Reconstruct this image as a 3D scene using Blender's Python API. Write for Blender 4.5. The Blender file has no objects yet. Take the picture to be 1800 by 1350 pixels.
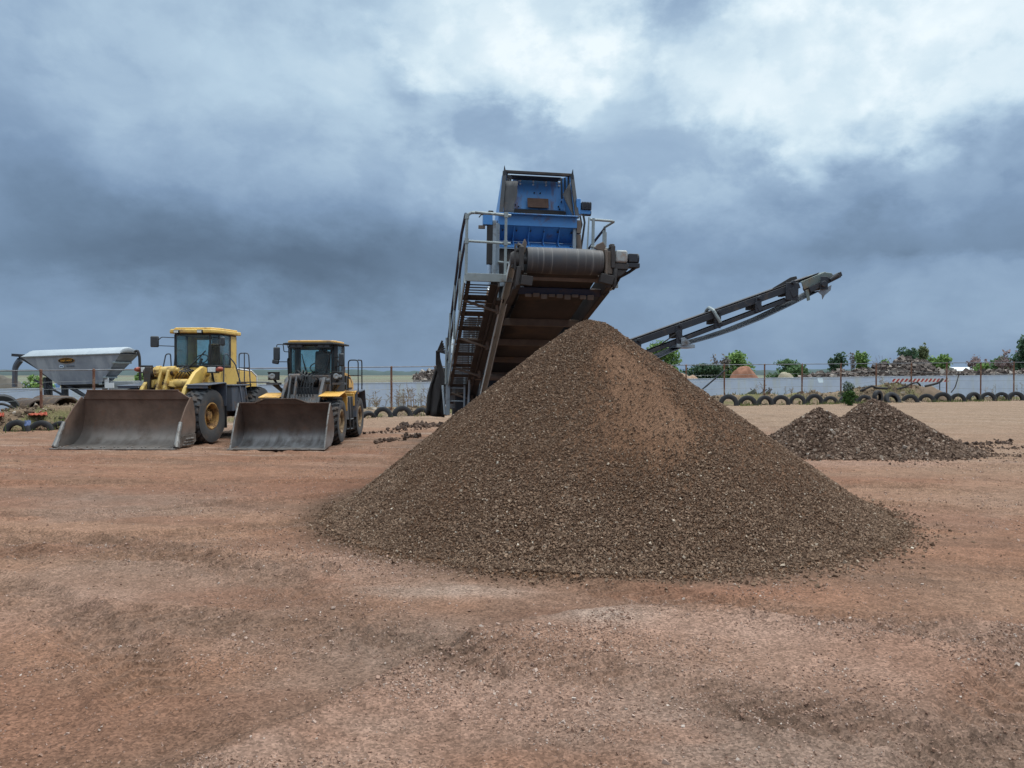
import bpy, bmesh, math, random
import numpy as np
from mathutils import Vector, Matrix, Euler

scene = bpy.context.scene
COL = scene.collection
PI = math.pi
F, CAMH = 1352.0, 1.95            # focal length in photo pixels, eye height in metres
rnd = random.Random(7)


def R(d): return math.radians(d)


def P(px, py, D):
    """world point seen at photo pixel (px, py) standing D metres ahead"""
    return Vector(((px - 900) / F * D, D, CAMH + (660 - py) / F * D))


# ------------------------------------------------------------------ noise
def _hash(ix, iy, s):
    n = (ix.astype(np.int64) * 374761393 + iy.astype(np.int64) * 668265263 + s * 1274126177) & 0x7fffffff
    n = ((n ^ (n >> 13)) * 1274126177) & 0x7fffffff
    n = (n ^ (n >> 16)) & 0xffff
    return n / 65535.0


def vnoise(x, y, s=0):
    x = np.asarray(x, float); y = np.asarray(y, float)
    ix = np.floor(x); iy = np.floor(y); fx = x - ix; fy = y - iy
    fx = fx * fx * (3 - 2 * fx); fy = fy * fy * (3 - 2 * fy)
    a = _hash(ix, iy, s); b = _hash(ix + 1, iy, s); c = _hash(ix, iy + 1, s); d = _hash(ix + 1, iy + 1, s)
    return (a * (1 - fx) + b * fx) * (1 - fy) + (c * (1 - fx) + d * fx) * fy


def fbm(x, y, o=4, s=0, g=.5):
    t = 0; a = 1; n = 0
    for i in range(o):
        t = t + a * vnoise(x * 2 ** i + 13.7 * i, y * 2 ** i - 7.1 * i, s + i); n += a; a *= g
    return t / n


def sstep(a, b, x):
    t = np.clip((np.asarray(x, float) - a) / (b - a), 0, 1)
    return t * t * (3 - 2 * t)


# ------------------------------------------------------------------ materials
class NT:
    def __init__(s, tree): s.t = tree; s.n = tree.nodes; s.l = tree.links

    def new(s, typ, **kw):
        n = s.n.new(typ)
        for k, v in kw.items(): setattr(n, k, v)
        return n

    def put(s, sock, v):
        if hasattr(v, 'is_output'): s.l.new(v, sock)
        elif v is not None:
            if isinstance(v, (tuple, list)) and len(v) == 3 and sock.type == 'RGBA': v = (*v, 1)
            sock.default_value = v

    def math(s, op, a, b=None, c=None, clamp=False):
        n = s.new('ShaderNodeMath', operation=op, use_clamp=clamp)
        for i, v in enumerate((a, b, c)):
            if v is not None: s.put(n.inputs[i], v)
        return n.outputs[0]

    def mix(s, f, a, b, blend='MIX'):
        n = s.new('ShaderNodeMix', data_type='RGBA', blend_type=blend)
        s.put(n.inputs[0], f); s.put(n.inputs[6], a); s.put(n.inputs[7], b)
        return n.outputs[2]

    def ramp(s, f, stops, interp='LINEAR'):
        n = s.new('ShaderNodeValToRGB'); e = n.color_ramp; e.interpolation = interp
        while len(e.elements) < len(stops): e.elements.new(.5)
        for el, (p, c) in zip(e.elements, stops):
            el.position = p; el.color = (*c, 1) if len(c) == 3 else c
        s.put(n.inputs[0], f)
        return n.outputs[0]

    def mapr(s, v, a, b, c=0, d=1, smooth=False):
        n = s.new('ShaderNodeMapRange', interpolation_type='SMOOTHSTEP' if smooth else 'LINEAR')
        n.clamp = True
        for i, k in enumerate((v, a, b, c, d)): s.put(n.inputs[i], k)
        return n.outputs[0]

    def noise(s, vec, scale, detail=4, rough=.55, dist=0, out=0):
        n = s.new('ShaderNodeTexNoise'); s.put(n.inputs['Vector'], vec)
        n.inputs['Scale'].default_value = scale; n.inputs['Detail'].default_value = detail
        n.inputs['Roughness'].default_value = rough; n.inputs['Distortion'].default_value = dist
        return n.outputs[out]

    def vmul(s, v, k):
        n = s.new('ShaderNodeVectorMath', operation='MULTIPLY'); s.put(n.inputs[0], v); n.inputs[1].default_value = k
        return n.outputs[0]


def base_mat(name):
    m = bpy.data.materials.new(name); m.use_nodes = True
    t = NT(m.node_tree); t.n.clear()
    out = t.new('ShaderNodeOutputMaterial'); b = t.new('ShaderNodeBsdfPrincipled')
    t.l.new(b.outputs[0], out.inputs[0])
    return m, t, b


MATS = {}


def mat(name, col, rough=.7, metal=0, col2=None, scale=4, amt=.5, dirt=None, dirt_scale=3, dirt_amt=.35, bump=.0, bscale=40, streak=False, spec=None):
    """weathered surface: colour drift, dirt blotches (vertical runs when streak) and a fine bump"""
    if name in MATS: return MATS[name]
    m, t, b = base_mat(name)
    tc = t.new('ShaderNodeTexCoord'); v = tc.outputs['Object']
    col2 = col2 or tuple(c * .72 for c in col)
    n1 = t.noise(v, scale, 6, .6)
    c = t.mix(t.math('MULTIPLY', t.mapr(n1, .35, .68), amt), col, col2)
    if dirt:
        vv = t.vmul(v, (1, 1, .12)) if streak else v
        d = t.noise(vv, dirt_scale, 8, .68)
        th = .68 - dirt_amt * .45
        c = t.mix(t.mapr(d, th, th + .13, 0, .9), c, dirt)
        rr = t.mapr(d, th, th + .13, rough, min(1, rough + .3)); t.put(b.inputs['Roughness'], rr)
    else:
        t.put(b.inputs['Roughness'], t.mapr(n1, .3, .7, rough * .85, min(1, rough * 1.12)))
    t.put(b.inputs['Base Color'], c)
    b.inputs['Metallic'].default_value = metal
    if spec is not None: b.inputs['Specular IOR Level'].default_value = spec
    if bump:
        bp = t.new('ShaderNodeBump'); bp.inputs['Strength'].default_value = bump; bp.inputs['Distance'].default_value = .02
        t.put(bp.inputs['Height'], t.noise(v, bscale, 4, .6)); t.l.new(bp.outputs[0], b.inputs['Normal'])
    MATS[name] = m
    return m


def island_mat(name, stops, rough=.9, bump=0, trans=0, scale=30):
    """each loose piece (a stone, a leaf) takes its own colour"""
    m, t, b = base_mat(name)
    g = t.new('ShaderNodeNewGeometry'); tc = t.new('ShaderNodeTexCoord')
    c = t.ramp(g.outputs['Random Per Island'], stops)
    n = t.noise(tc.outputs['Object'], scale, 3)
    c = t.mix(t.mapr(n, .3, .7, 0, .45), c, (.5, .5, .5), 'MULTIPLY')
    t.put(b.inputs['Base Color'], c); b.inputs['Roughness'].default_value = rough
    b.inputs['Specular IOR Level'].default_value = .25
    if trans:
        out = [x for x in t.n if x.type == 'OUTPUT_MATERIAL'][0]
        tr = t.new('ShaderNodeBsdfTranslucent'); t.put(tr.inputs[0], c)
        mx = t.new('ShaderNodeMixShader'); mx.inputs[0].default_value = trans
        t.l.new(b.outputs[0], mx.inputs[1]); t.l.new(tr.outputs[0], mx.inputs[2]); t.l.new(mx.outputs[0], out.inputs[0])
    return m


def glass_mat(name, tint=(.55, .72, .74), refl=1.0):
    m = bpy.data.materials.new(name); m.use_nodes = True
    t = NT(m.node_tree); t.n.clear()
    out = t.new('ShaderNodeOutputMaterial')
    tr = t.new('ShaderNodeBsdfTransparent'); tr.inputs[0].default_value = (*tint, 1)
    gl = t.new('ShaderNodeBsdfGlossy'); gl.inputs['Roughness'].default_value = .05
    df = t.new('ShaderNodeBsdfDiffuse'); df.inputs[0].default_value = (.35, .32, .28, 1)
    fr = t.new('ShaderNodeFresnel'); fr.inputs[0].default_value = 1.45
    mx = t.new('ShaderNodeMixShader'); t.put(mx.inputs[0], t.math('MULTIPLY', fr.outputs[0], refl, clamp=True))
    t.l.new(tr.outputs[0], mx.inputs[1]); t.l.new(gl.outputs[0], mx.inputs[2])
    m2 = t.new('ShaderNodeMixShader')
    tc = t.new('ShaderNodeTexCoord')
    t.put(m2.inputs[0], t.mapr(t.noise(tc.outputs['Object'], 3, 6, .65), .4, .8, .03, .22))
    t.l.new(mx.outputs[0], m2.inputs[1]); t.l.new(df.outputs[0], m2.inputs[2]); t.l.new(m2.outputs[0], out.inputs[0])
    return m


# ------------------------------------------------------------------ mesh builder
class MB:
    def __init__(s): s.v = []; s.f = []; s.m = []

    def add(s, vs, fs, mi=0):
        o = len(s.v); s.v += [tuple(p) for p in vs]
        for f in fs: s.f.append(tuple(i + o for i in f)); s.m.append(mi)
        return s

    def box(s, c, d, rot=None, mi=0, taper=(1, 1)):
        hx, hy, hz = d[0] / 2, d[1] / 2, d[2] / 2
        vs = []
        for z in (-1, 1):
            k = taper if z > 0 else (1, 1)
            for x, y in ((-1, -1), (1, -1), (1, 1), (-1, 1)):
                p = Vector((x * hx * k[0], y * hy * k[1], z * hz))
                if rot is not None: p = rot @ p
                vs.append(p + Vector(c))
        return s.add(vs, [(3, 2, 1, 0), (4, 5, 6, 7), (0, 1, 5, 4), (1, 2, 6, 5), (2, 3, 7, 6), (3, 0, 4, 7)], mi)

    def span(s, a, b, mi=0):
        """axis-aligned box between two corners"""
        return s.box([(a[i] + b[i]) / 2 for i in range(3)], [abs(b[i] - a[i]) for i in range(3)], None, mi)

    def bar(s, a, b, w, h, up=(0, 0, 1), mi=0, w2=None, h2=None):
        a = Vector(a); b = Vector(b); d = (b - a).normalized(); up = Vector(up)
        x = d.cross(up)
        if x.length < 1e-4: x = d.cross(Vector((1, 0, 0)))
        x.normalize(); y = x.cross(d).normalized()
        vs = []
        for p, ww, hh in ((a, w, h), (b, w2 or w, h2 or h)):
            for i, j in ((-1, -1), (1, -1), (1, 1), (-1, 1)): vs.append(p + x * i * ww / 2 + y * j * hh / 2)
        return s.add(vs, [(3, 2, 1, 0), (4, 5, 6, 7), (0, 1, 5, 4), (1, 2, 6, 5), (2, 3, 7, 6), (3, 0, 4, 7)], mi)

    def pipe(s, pts, r, n=8, mi=0, r2=None):
        pts = [Vector(p) for p in pts]; vs = []; fs = []; k = len(pts)
        ref = Vector((0, 0, 1))
        d0 = (pts[-1] - pts[0])
        if d0.length < 1e-6 or abs(d0.normalized().z) > .8: ref = Vector((1, .13, 0))
        for i, p in enumerate(pts):
            d = (pts[min(i + 1, k - 1)] - pts[max(i - 1, 0)]).normalized()
            x = d.cross(ref)
            if x.length < 1e-3: x = d.cross(Vector((.2, 1, .1)))
            x.normalize(); y = x.cross(d)
            rr = r if r2 is None else r + (r2 - r) * i / max(1, k - 1)
            for j in range(n):
                a = 2 * PI * j / n; vs.append(p + (x * math.cos(a) + y * math.sin(a)) * rr)
        for i in range(k - 1):
            for j in range(n):
                j2 = (j + 1) % n
                fs.append((i * n + j, i * n + j2, (i + 1) * n + j2, (i + 1) * n + j))
        fs.append(tuple(range(n))[::-1]); fs.append(tuple((k - 1) * n + j for j in range(n)))
        return s.add(vs, fs, mi)

    def tube(s, a, b, r, n=12, mi=0, r2=None): return s.pipe([a, b], r, n, mi, r2)

    def prism(s, poly, axis, a, b, mi=0):
        k = len(poly); vs = []
        for h in (a, b):
            for p in poly:
                vs.append({'x': (h, p[0], p[1]), 'y': (p[0], h, p[1]), 'z': (p[0], p[1], h)}[axis])
        fs = [tuple(range(k))[::-1], tuple(range(k, 2 * k))]
        for i in range(k): j = (i + 1) % k; fs.append((i, j, k + j, k + i))
        return s.add(vs, fs, mi)

    def slab(s, quad, t, mi=0):
        """a flat polygon of 3-D points given thickness t along its normal"""
        q = [Vector(p) for p in quad]; n = (q[1] - q[0]).cross(q[2] - q[0]).normalized() * t; k = len(q)
        fs = [tuple(range(k))[::-1], tuple(range(k, 2 * k))]
        for i in range(k): j = (i + 1) % k; fs.append((i, j, k + j, k + i))
        return s.add(q + [p + n for p in q], fs, mi)

    def lathe(s, prof, c=(0, 0, 0), axis='x', n=32, mi=0, closed=False):
        c = Vector(c); vs = []; fs = []; k = len(prof)
        for i in range(n):
            a = 2 * PI * i / n; ca, sa = math.cos(a), math.sin(a)
            for r, h in prof:
                vs.append(c + Vector({'x': (h, r * ca, r * sa), 'y': (r * ca, h, r * sa), 'z': (r * ca, r * sa, h)}[axis]))
        for i in range(n):
            i2 = (i + 1) % n
            for j in range(k if closed else k - 1):
                j2 = (j + 1) % k
                fs.append((i * k + j, i * k + j2, i2 * k + j2, i2 * k + j))
        return s.add(vs, fs, mi)

    def strip(s, rows, mi=0, close=False):
        """quads between successive rows of points"""
        k = len(rows[0]); vs = [p for r in rows for p in r]; fs = []
        for i in range(len(rows) - 1):
            for j in range(k - 1 if not close else k):
                j2 = (j + 1) % k
                fs.append((i * k + j, i * k + j2, (i + 1) * k + j2, (i + 1) * k + j))
        return s.add(vs, fs, mi)

    def build(s, name, mats, parent=None, bevel=0, smooth=35, solid=0, loc=None):
        me = bpy.data.meshes.new(name); me.from_pydata(s.v, [], s.f)
        if not isinstance(mats, (list, tuple)): mats = [mats]
        for m in mats: me.materials.append(m)
        if len(mats) > 1: me.polygons.foreach_set('material_index', s.m)
        bm = bmesh.new(); bm.from_mesh(me); bmesh.ops.recalc_face_normals(bm, faces=bm.faces); bm.to_mesh(me); bm.free()
        if smooth:
            me.polygons.foreach_set('use_smooth', [True] * len(me.polygons)); me.set_sharp_from_angle(angle=R(smooth))
        me.update()
        o = bpy.data.objects.new(name, me); COL.objects.link(o)
        if parent is not None: o.parent = parent
        if loc is not None: o.location = loc
        if solid:
            md = o.modifiers.new('solid', 'SOLIDIFY'); md.thickness = solid; md.offset = 0
        if bevel:
            md = o.modifiers.new('bevel', 'BEVEL'); md.width = bevel; md.segments = 2; md.limit_method = 'ANGLE'; md.angle_limit = R(40)
        return o


def npmesh(name, V, faces_flat, nper, mats, parent=None, smooth=False, attrs=None):
    me = bpy.data.meshes.new(name); nf = len(faces_flat) // nper
    me.vertices.add(len(V)); me.vertices.foreach_set('co', np.asarray(V, np.float32).ravel())
    me.loops.add(len(faces_flat)); me.loops.foreach_set('vertex_index', np.asarray(faces_flat, np.int32))
    me.polygons.add(nf); me.polygons.foreach_set('loop_start', np.arange(0, nf * nper, nper, dtype=np.int32))
    me.polygons.foreach_set('use_smooth', np.full(nf, smooth))
    for m in (mats if isinstance(mats, (list, tuple)) else [mats]): me.materials.append(m)
    if attrs:
        for k, a in attrs.items():
            at = me.attributes.new(k, 'FLOAT_COLOR', 'POINT')
            c = np.ones((len(V), 4), np.float32); c[:, :3] = a
            at.data.foreach_set('color', c.ravel())
    me.update(calc_edges=True); me.validate()
    o = bpy.data.objects.new(name, me); COL.objects.link(o)
    if parent is not None: o.parent = parent
    return o


def tag(o, label=None, cat=None, group=None, kind=None):
    if label: o['label'] = label
    if cat: o['category'] = cat
    if group: o['group'] = group
    if kind: o['kind'] = kind
    return o


def thing(name, label, cat, loc=(0, 0, 0), rotz=0, group=None, parent=None):
    o = bpy.data.objects.new(name, None); COL.objects.link(o)
    o.location = loc; o.rotation_euler = (0, 0, rotz); o.empty_display_size = .2
    return tag(o, label, cat, group)


def node(name, parent, loc=(0, 0, 0), rotz=0):
    """an Empty that gathers the sub-parts of a part"""
    o = bpy.data.objects.new(name, None); COL.objects.link(o); o.parent = parent
    o.location = loc; o.rotation_euler = (0, 0, rotz); o.empty_display_size = .1
    return o


# rock pieces: every piece a small crushed block, thrown together with numpy
_C = np.array([[-1, -1, -1], [1, -1, -1], [1, 1, -1], [-1, 1, -1], [-1, -1, 1], [1, -1, 1], [1, 1, 1], [-1, 1, 1]], float)
_CF = np.array([[3, 2, 1, 0], [4, 5, 6, 7], [0, 1, 5, 4], [1, 2, 6, 5], [2, 3, 7, 6], [3, 0, 4, 7]])


def stones(name, pts, size, m, seed=0, flat=.75, parent=None):
    g = np.random.default_rng(seed); n = len(pts)
    size = np.broadcast_to(size, (n,))
    base = _C[None] * .5 * (1 + g.uniform(-.45, .25, (n, 8, 1))) + g.uniform(-.12, .12, (n, 8, 3))
    base = base * g.uniform(.65, 1.2, (n, 1, 3)) * np.array([1, 1, flat])
    q = g.normal(size=(n, 4)); q[:, 1:3] *= .8; q /= np.linalg.norm(q, axis=1)[:, None]
    w, x, y, z = q.T
    Rm = np.stack([1 - 2 * (y * y + z * z), 2 * (x * y - z * w), 2 * (x * z + y * w), 2 * (x * y + z * w), 1 - 2 * (x * x + z * z), 2 * (y * z - x * w),
                   2 * (x * z - y * w), 2 * (y * z + x * w), 1 - 2 * (x * x + y * y)], 1).reshape(n, 3, 3)
    V = np.einsum('nij,nkj->nki', Rm, base) * size[:, None, None] + np.asarray(pts)[:, None, :]
    Fc = (_CF[None] + (np.arange(n) * 8)[:, None, None]).reshape(-1)
    return npmesh(name, V.reshape(-1, 3), Fc, 4, m, parent)


# ------------------------------------------------------------------ camera, sun, sky
cam = bpy.data.cameras.new('camera'); co = bpy.data.objects.new('camera', cam); COL.objects.link(co)
co.location = (0, 0, CAMH); co.rotation_euler = (R(90 - .636), 0, 0)
cam.sensor_width = 36; cam.lens = F / 1800 * 36; cam.clip_start = .1; cam.clip_end = 9000
scene.camera = co
scene.view_settings.view_transform = 'Standard'; scene.view_settings.look = 'None'
scene.view_settings.exposure = .18; scene.view_settings.gamma = 1
scene.render.engine = 'CYCLES'; scene.cycles.max_bounces = 6; scene.cycles.transparent_max_bounces = 12
scene.cycles.use_denoising = True

SUN = Vector((.55, .35, 1.15)).normalized()
sl = bpy.data.lights.new('sun', 'SUN'); so = bpy.data.objects.new('sun', sl); COL.objects.link(so)
sl.energy = 1.5; sl.angle = R(20); sl.color = (1, .955, .89)
so.rotation_euler = (-SUN).to_track_quat('-Z', 'Y').to_euler(); so.location = (0, 0, 40)


def build_sky():
    w = bpy.data.worlds.new('World'); scene.world = w; w.use_nodes = True
    t = NT(w.node_tree); t.n.clear()
    out = t.new('ShaderNodeOutputWorld'); bg = t.new('ShaderNodeBackground'); bg.inputs[1].default_value = .1
    t.l.new(bg.outputs[0], out.inputs[0])
    sky = t.new('ShaderNodeTexSky', sky_type='NISHITA'); sky.sun_disc = False
    sky.sun_elevation = math.asin(SUN.z); sky.sun_rotation = math.atan2(SUN.x, SUN.y)
    tc = t.new('ShaderNodeTexCoord'); d = tc.outputs['Generated']
    sx = t.new('ShaderNodeSeparateXYZ'); t.l.new(d, sx.inputs[0]); x, y, z = sx.outputs
    # azimuth and elevation of the direction, both in thousandths of a radian
    A0 = t.math('MULTIPLY', t.math('ARCTAN2', x, y), 1352); E0 = t.math('MULTIPLY', t.math('ARCSINE', z), 1352)
    # cloud detail lies on flat decks overhead: direction over (height + c)
    dz = t.math('ADD', t.math('MAXIMUM', z, 0), .28)
    cv = t.new('ShaderNodeCombineXYZ')
    t.put(cv.inputs[0], t.math('DIVIDE', x, dz)); t.put(cv.inputs[1], t.math('DIVIDE', y, dz)); t.put(cv.inputs[2], t.math('MULTIPLY', z, 2.0))
    v = cv.outputs[0]
    vb = t.vmul(d, (1, 1, 1.7))
    n1 = t.noise(vb, 2.6, 7, .55, .6); n2 = t.noise(vb, 2.1, 7, .55, .3)
    big = t.noise(vb, 3.2, 3, .5, .4); fine = t.noise(vb, 9, 7, .58, .5); fin2 = t.noise(vb, 4.2, 8, .6, .9)
    nv = t.new('ShaderNodeVectorMath', operation='ADD'); t.put(nv.inputs[0], vb); nv.inputs[1].default_value = (7.3, 2.1, 5.5)
    n3 = t.noise(nv.outputs[0], 6.5, 9, .62, .1)
    A = t.math('ADD', A0, t.math('MULTIPLY', t.math('SUBTRACT', n1, .5), 420))
    A = t.math('ADD', A, t.math('MULTIPLY', t.math('SUBTRACT', n3, .5), 230))
    E = t.math('ADD', E0, t.math('MULTIPLY', t.math('SUBTRACT', n2, .5), 260))
    E = t.math('ADD', E, t.math('MULTIPLY', t.math('SUBTRACT', n3, .5), 190))
    b = t.mapr(E0, 0, 560, .28, .56)
    b = t.math('ADD', b, t.mapr(E0, 640, 1100, 0, .55))

    def blob(px, py, sa, se, amp, edge=0):
        nonlocal b
        az = math.atan((px - 900) / F) * 1352; el = math.atan((660 - py) / F * math.cos(az / 1352)) * 1352
        p = t.math('POWER', t.math('DIVIDE', t.math('SUBTRACT', A, az), sa), 2)
        q = t.math('POWER', t.math('DIVIDE', t.math('SUBTRACT', E, el), se), 2)
        r2 = t.math('ADD', p, q)
        if edge:
            g = t.mapr(t.math('SQRT', r2), 1 + edge, 1 - edge, 0, 1, True)
        else:
            g = t.math('EXPONENT', t.math('MULTIPLY', r2, -1))
        b = t.math('MULTIPLY_ADD', g, amp, b)
    for a in SKY_BLOBS: blob(*a)
    nw = t.new('ShaderNodeVectorMath', operation='ADD'); t.put(nw.inputs[0], t.vmul(d, (1, 1, 1.35))); nw.inputs[1].default_value = (3.7, 9.1, 1.4)
    hi = t.math('MULTIPLY', t.mapr(E0, 170, 420, .25, 1, True), t.mapr(A0, -450, 50, .4, 1, True))
    for sc, lo, up, amp in ((2.6, .47, .56, .17), (4.6, .48, .56, .12), (8.5, .49, .57, .06)):
        pf = t.mapr(t.noise(nw.outputs[0], sc, 10, .56, .15), lo, up, -.5, .5, True)
        b = t.math('MULTIPLY_ADD', t.math('MULTIPLY', pf, hi), amp, b)
    b = t.math('MULTIPLY_ADD', t.math('SUBTRACT', fin2, .5), .22, b)
    b = t.math('MULTIPLY_ADD', t.math('SUBTRACT', fine, .5), .14, b)
    b = t.math('MULTIPLY_ADD', t.math('SUBTRACT', big, .5), .14, b)
    S = lambda r, g, bb: tuple(((c / 255 + .055) / 1.055) ** 2.4 for c in (r, g, bb))
    col = t.ramp(b, [(0, S(84, 103, 125)), (.15, S(102, 124, 149)), (.3, S(120, 144, 172)), (.47, S(145, 169, 194)), (.65, S(175, 198, 216)), (.84, S(205, 223, 233)), (1, S(229, 240, 245))])
    # the sky overhead, out of view, gets extra gain to light the yard
    gain = t.mapr(E0, 640, 1500, 10, 25)
    vm = t.new('ShaderNodeVectorMath', operation='SCALE'); t.put(vm.inputs[0], col); t.put(vm.inputs['Scale'], gain)
    c = t.mix(.96, sky.outputs[0], vm.outputs[0])
    t.put(bg.inputs[0], c)


# (photo x, photo y of the direction, widths in thousandths of a radian, gain, edge softness)
SKY_BLOBS = [(380, 430, 500, 115, -.24), (540, 480, 420, 70, -.14), (250, 350, 260, 60, -.05), (1250, 450, 420, 70, -.12), (120, 60, 300, 170, -.03), (560, 110, 330, 150, .08),
             (930, 30, 260, 115, .20, .22), (1040, 120, 140, 80, .16, .5), (1250, 170, 420, 190, .15), (1620, 85, 360, 125, .20, .25), (1400, 150, 170, 70, .08, .5), (1760, 310, 330, 100, -.12, .2), (1560, 400, 260, 60, -.08, .6),
             (1420, 265, 45, 45, .15, .6), (1020, 185, 50, 36, .20, .5), (860, 150, 60, 90, -.02, .4), (1130, 60, 80, 90, -.05, .35), (1330, 90, 70, 70, -.06, .5), (1490, 240, 70, 40, -.12, .4), (1240, 310, 200, 80, .06)]
build_sky()
# ------------------------------------------------------------------ ground
FENCE = [(-60, 5), (-38, 18), (-17.1, 28), (-5.05, 38), (10.6, 47), (37.8, 58), (62, 67), (100, 80)]
FX = np.array([p[0] for p in FENCE], float); FY = np.array([p[1] for p in FENCE], float)


def fence_y(x): return np.interp(x, FX, FY)


# how high the bank behind the tyres stands, along x
BX = [-60, -24, -19, -16.5, -12, -8, -5, -2, 4, 10, 14, 19, 22, 24.2, 27, 29.3, 31.2, 34, 60]
BH = [.3, .45, .5, .95, .6, .3, .32, .3, .4, .45, .62, .62, .7, 1.0, 1.28, 1.0, .35, .2, .2]


def ground_z(x, y, detail=True):
    x = np.asarray(x, float); y = np.asarray(y, float)
    fy = fence_y(x)
    z = .12 * sstep(30, 46, y) * sstep(2, 16, x)
    d = y - fy - .25
    h = np.interp(x, BX, BH)
    wd = np.where(d < 0, .85, 2.0)
    z = z + h * np.exp(-(d / wd) ** 2) * (.75 + .5 * fbm(x * .9, y * .9, 4, 31))
    z = z + 3.6 * sstep(180, 1500, y)
    if detail:
        near = 1 - sstep(28, 60, y)
        z = z + (fbm(x * .35, y * .5, 4, 3) - .5) * .07 * near
        # wheel ruts crossing the yard
        c = x * .94 - y * .34; s = x * .34 + y * .94
        z = z + (fbm(c * .25, s * 2.6, 4, 5) - .5) * .06 * near * sstep(5, 9, y)
        z = z + (fbm(x * 4, y * 4, 3, 9) - .5) * .022 * near
        for k in TRACKS:
            q, sl_ = track(x, y, k); w = np.exp(-(q / .25) ** 6) * near * (np.hypot(x - 1.13, y - 11.3) > 4.2)
            f = .35 + .9 * sstep(.38, .6, fbm(x * .7, y * .7, 3, 131))
            z = z - w * f * .034 + np.exp(-((np.abs(q) - .31) / .06) ** 2) * .026 * near * f
            z = z + w * f * .024 * (np.sin((sl_ + np.abs(q) * .9) * 2 * PI / .19) > .1)
        # low windrow of pink gravel running through the foreground
        e = ridge_d(x, y)
        z = z + .085 * np.exp(-np.where(e > 0, e / .6, -e / .06)) * near * sstep(7.2, 6.2, y) * (.6 + .8 * fbm(x * 2, y * 2, 3, 12))
    return z


# wheel tracks pressed into the yard: centre and radius of the arc the wheel rolled along
TRACKS = [(-6.0, -9.0, 15.4), (-6.0, -9.0, 17.3), (9.5, -2.5, 7.9), (9.5, -2.5, 9.6), (-9.5, -1, 9.3), (-9.5, -1, 11.0), (14.5, 19.5, 15.2), (14.5, 19.5, 13.1), (-14, 34, 26.5), (-14, 34, 24.4), (30, 60, 52), (30, 60, 54.1), (-3, -40, 58), (-3, -40, 60.2), (-3, -60, 74)]


def track(x, y, k):
    dx = x - k[0]; dy = y - k[1]; r = np.hypot(dx, dy)
    return r - k[2] + .1 * (fbm(x * .4, y * .4, 2, 130) - .5), np.arctan2(dy, dx) * k[2]


RX = [-3.2, -1.48, -1.1, -.74, -.4, 0, .45, .95, 1.5, 3, 6]
RY = [2.2, 3.85, 4.4, 4.97, 5.5, 5.86, 6.1, 6.28, 6.2, 5.95, 5.7]


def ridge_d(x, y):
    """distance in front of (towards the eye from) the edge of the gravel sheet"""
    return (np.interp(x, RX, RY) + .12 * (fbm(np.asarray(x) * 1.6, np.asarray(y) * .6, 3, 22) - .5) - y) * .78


PX, PY, PH = 1.13, 11.3, 2.77          # main pile: foot centre and height


def lin(r, g, b): return np.array([((c / 255 + .055) / 1.055) ** 2.4 for c in (r, g, b)])


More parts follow.
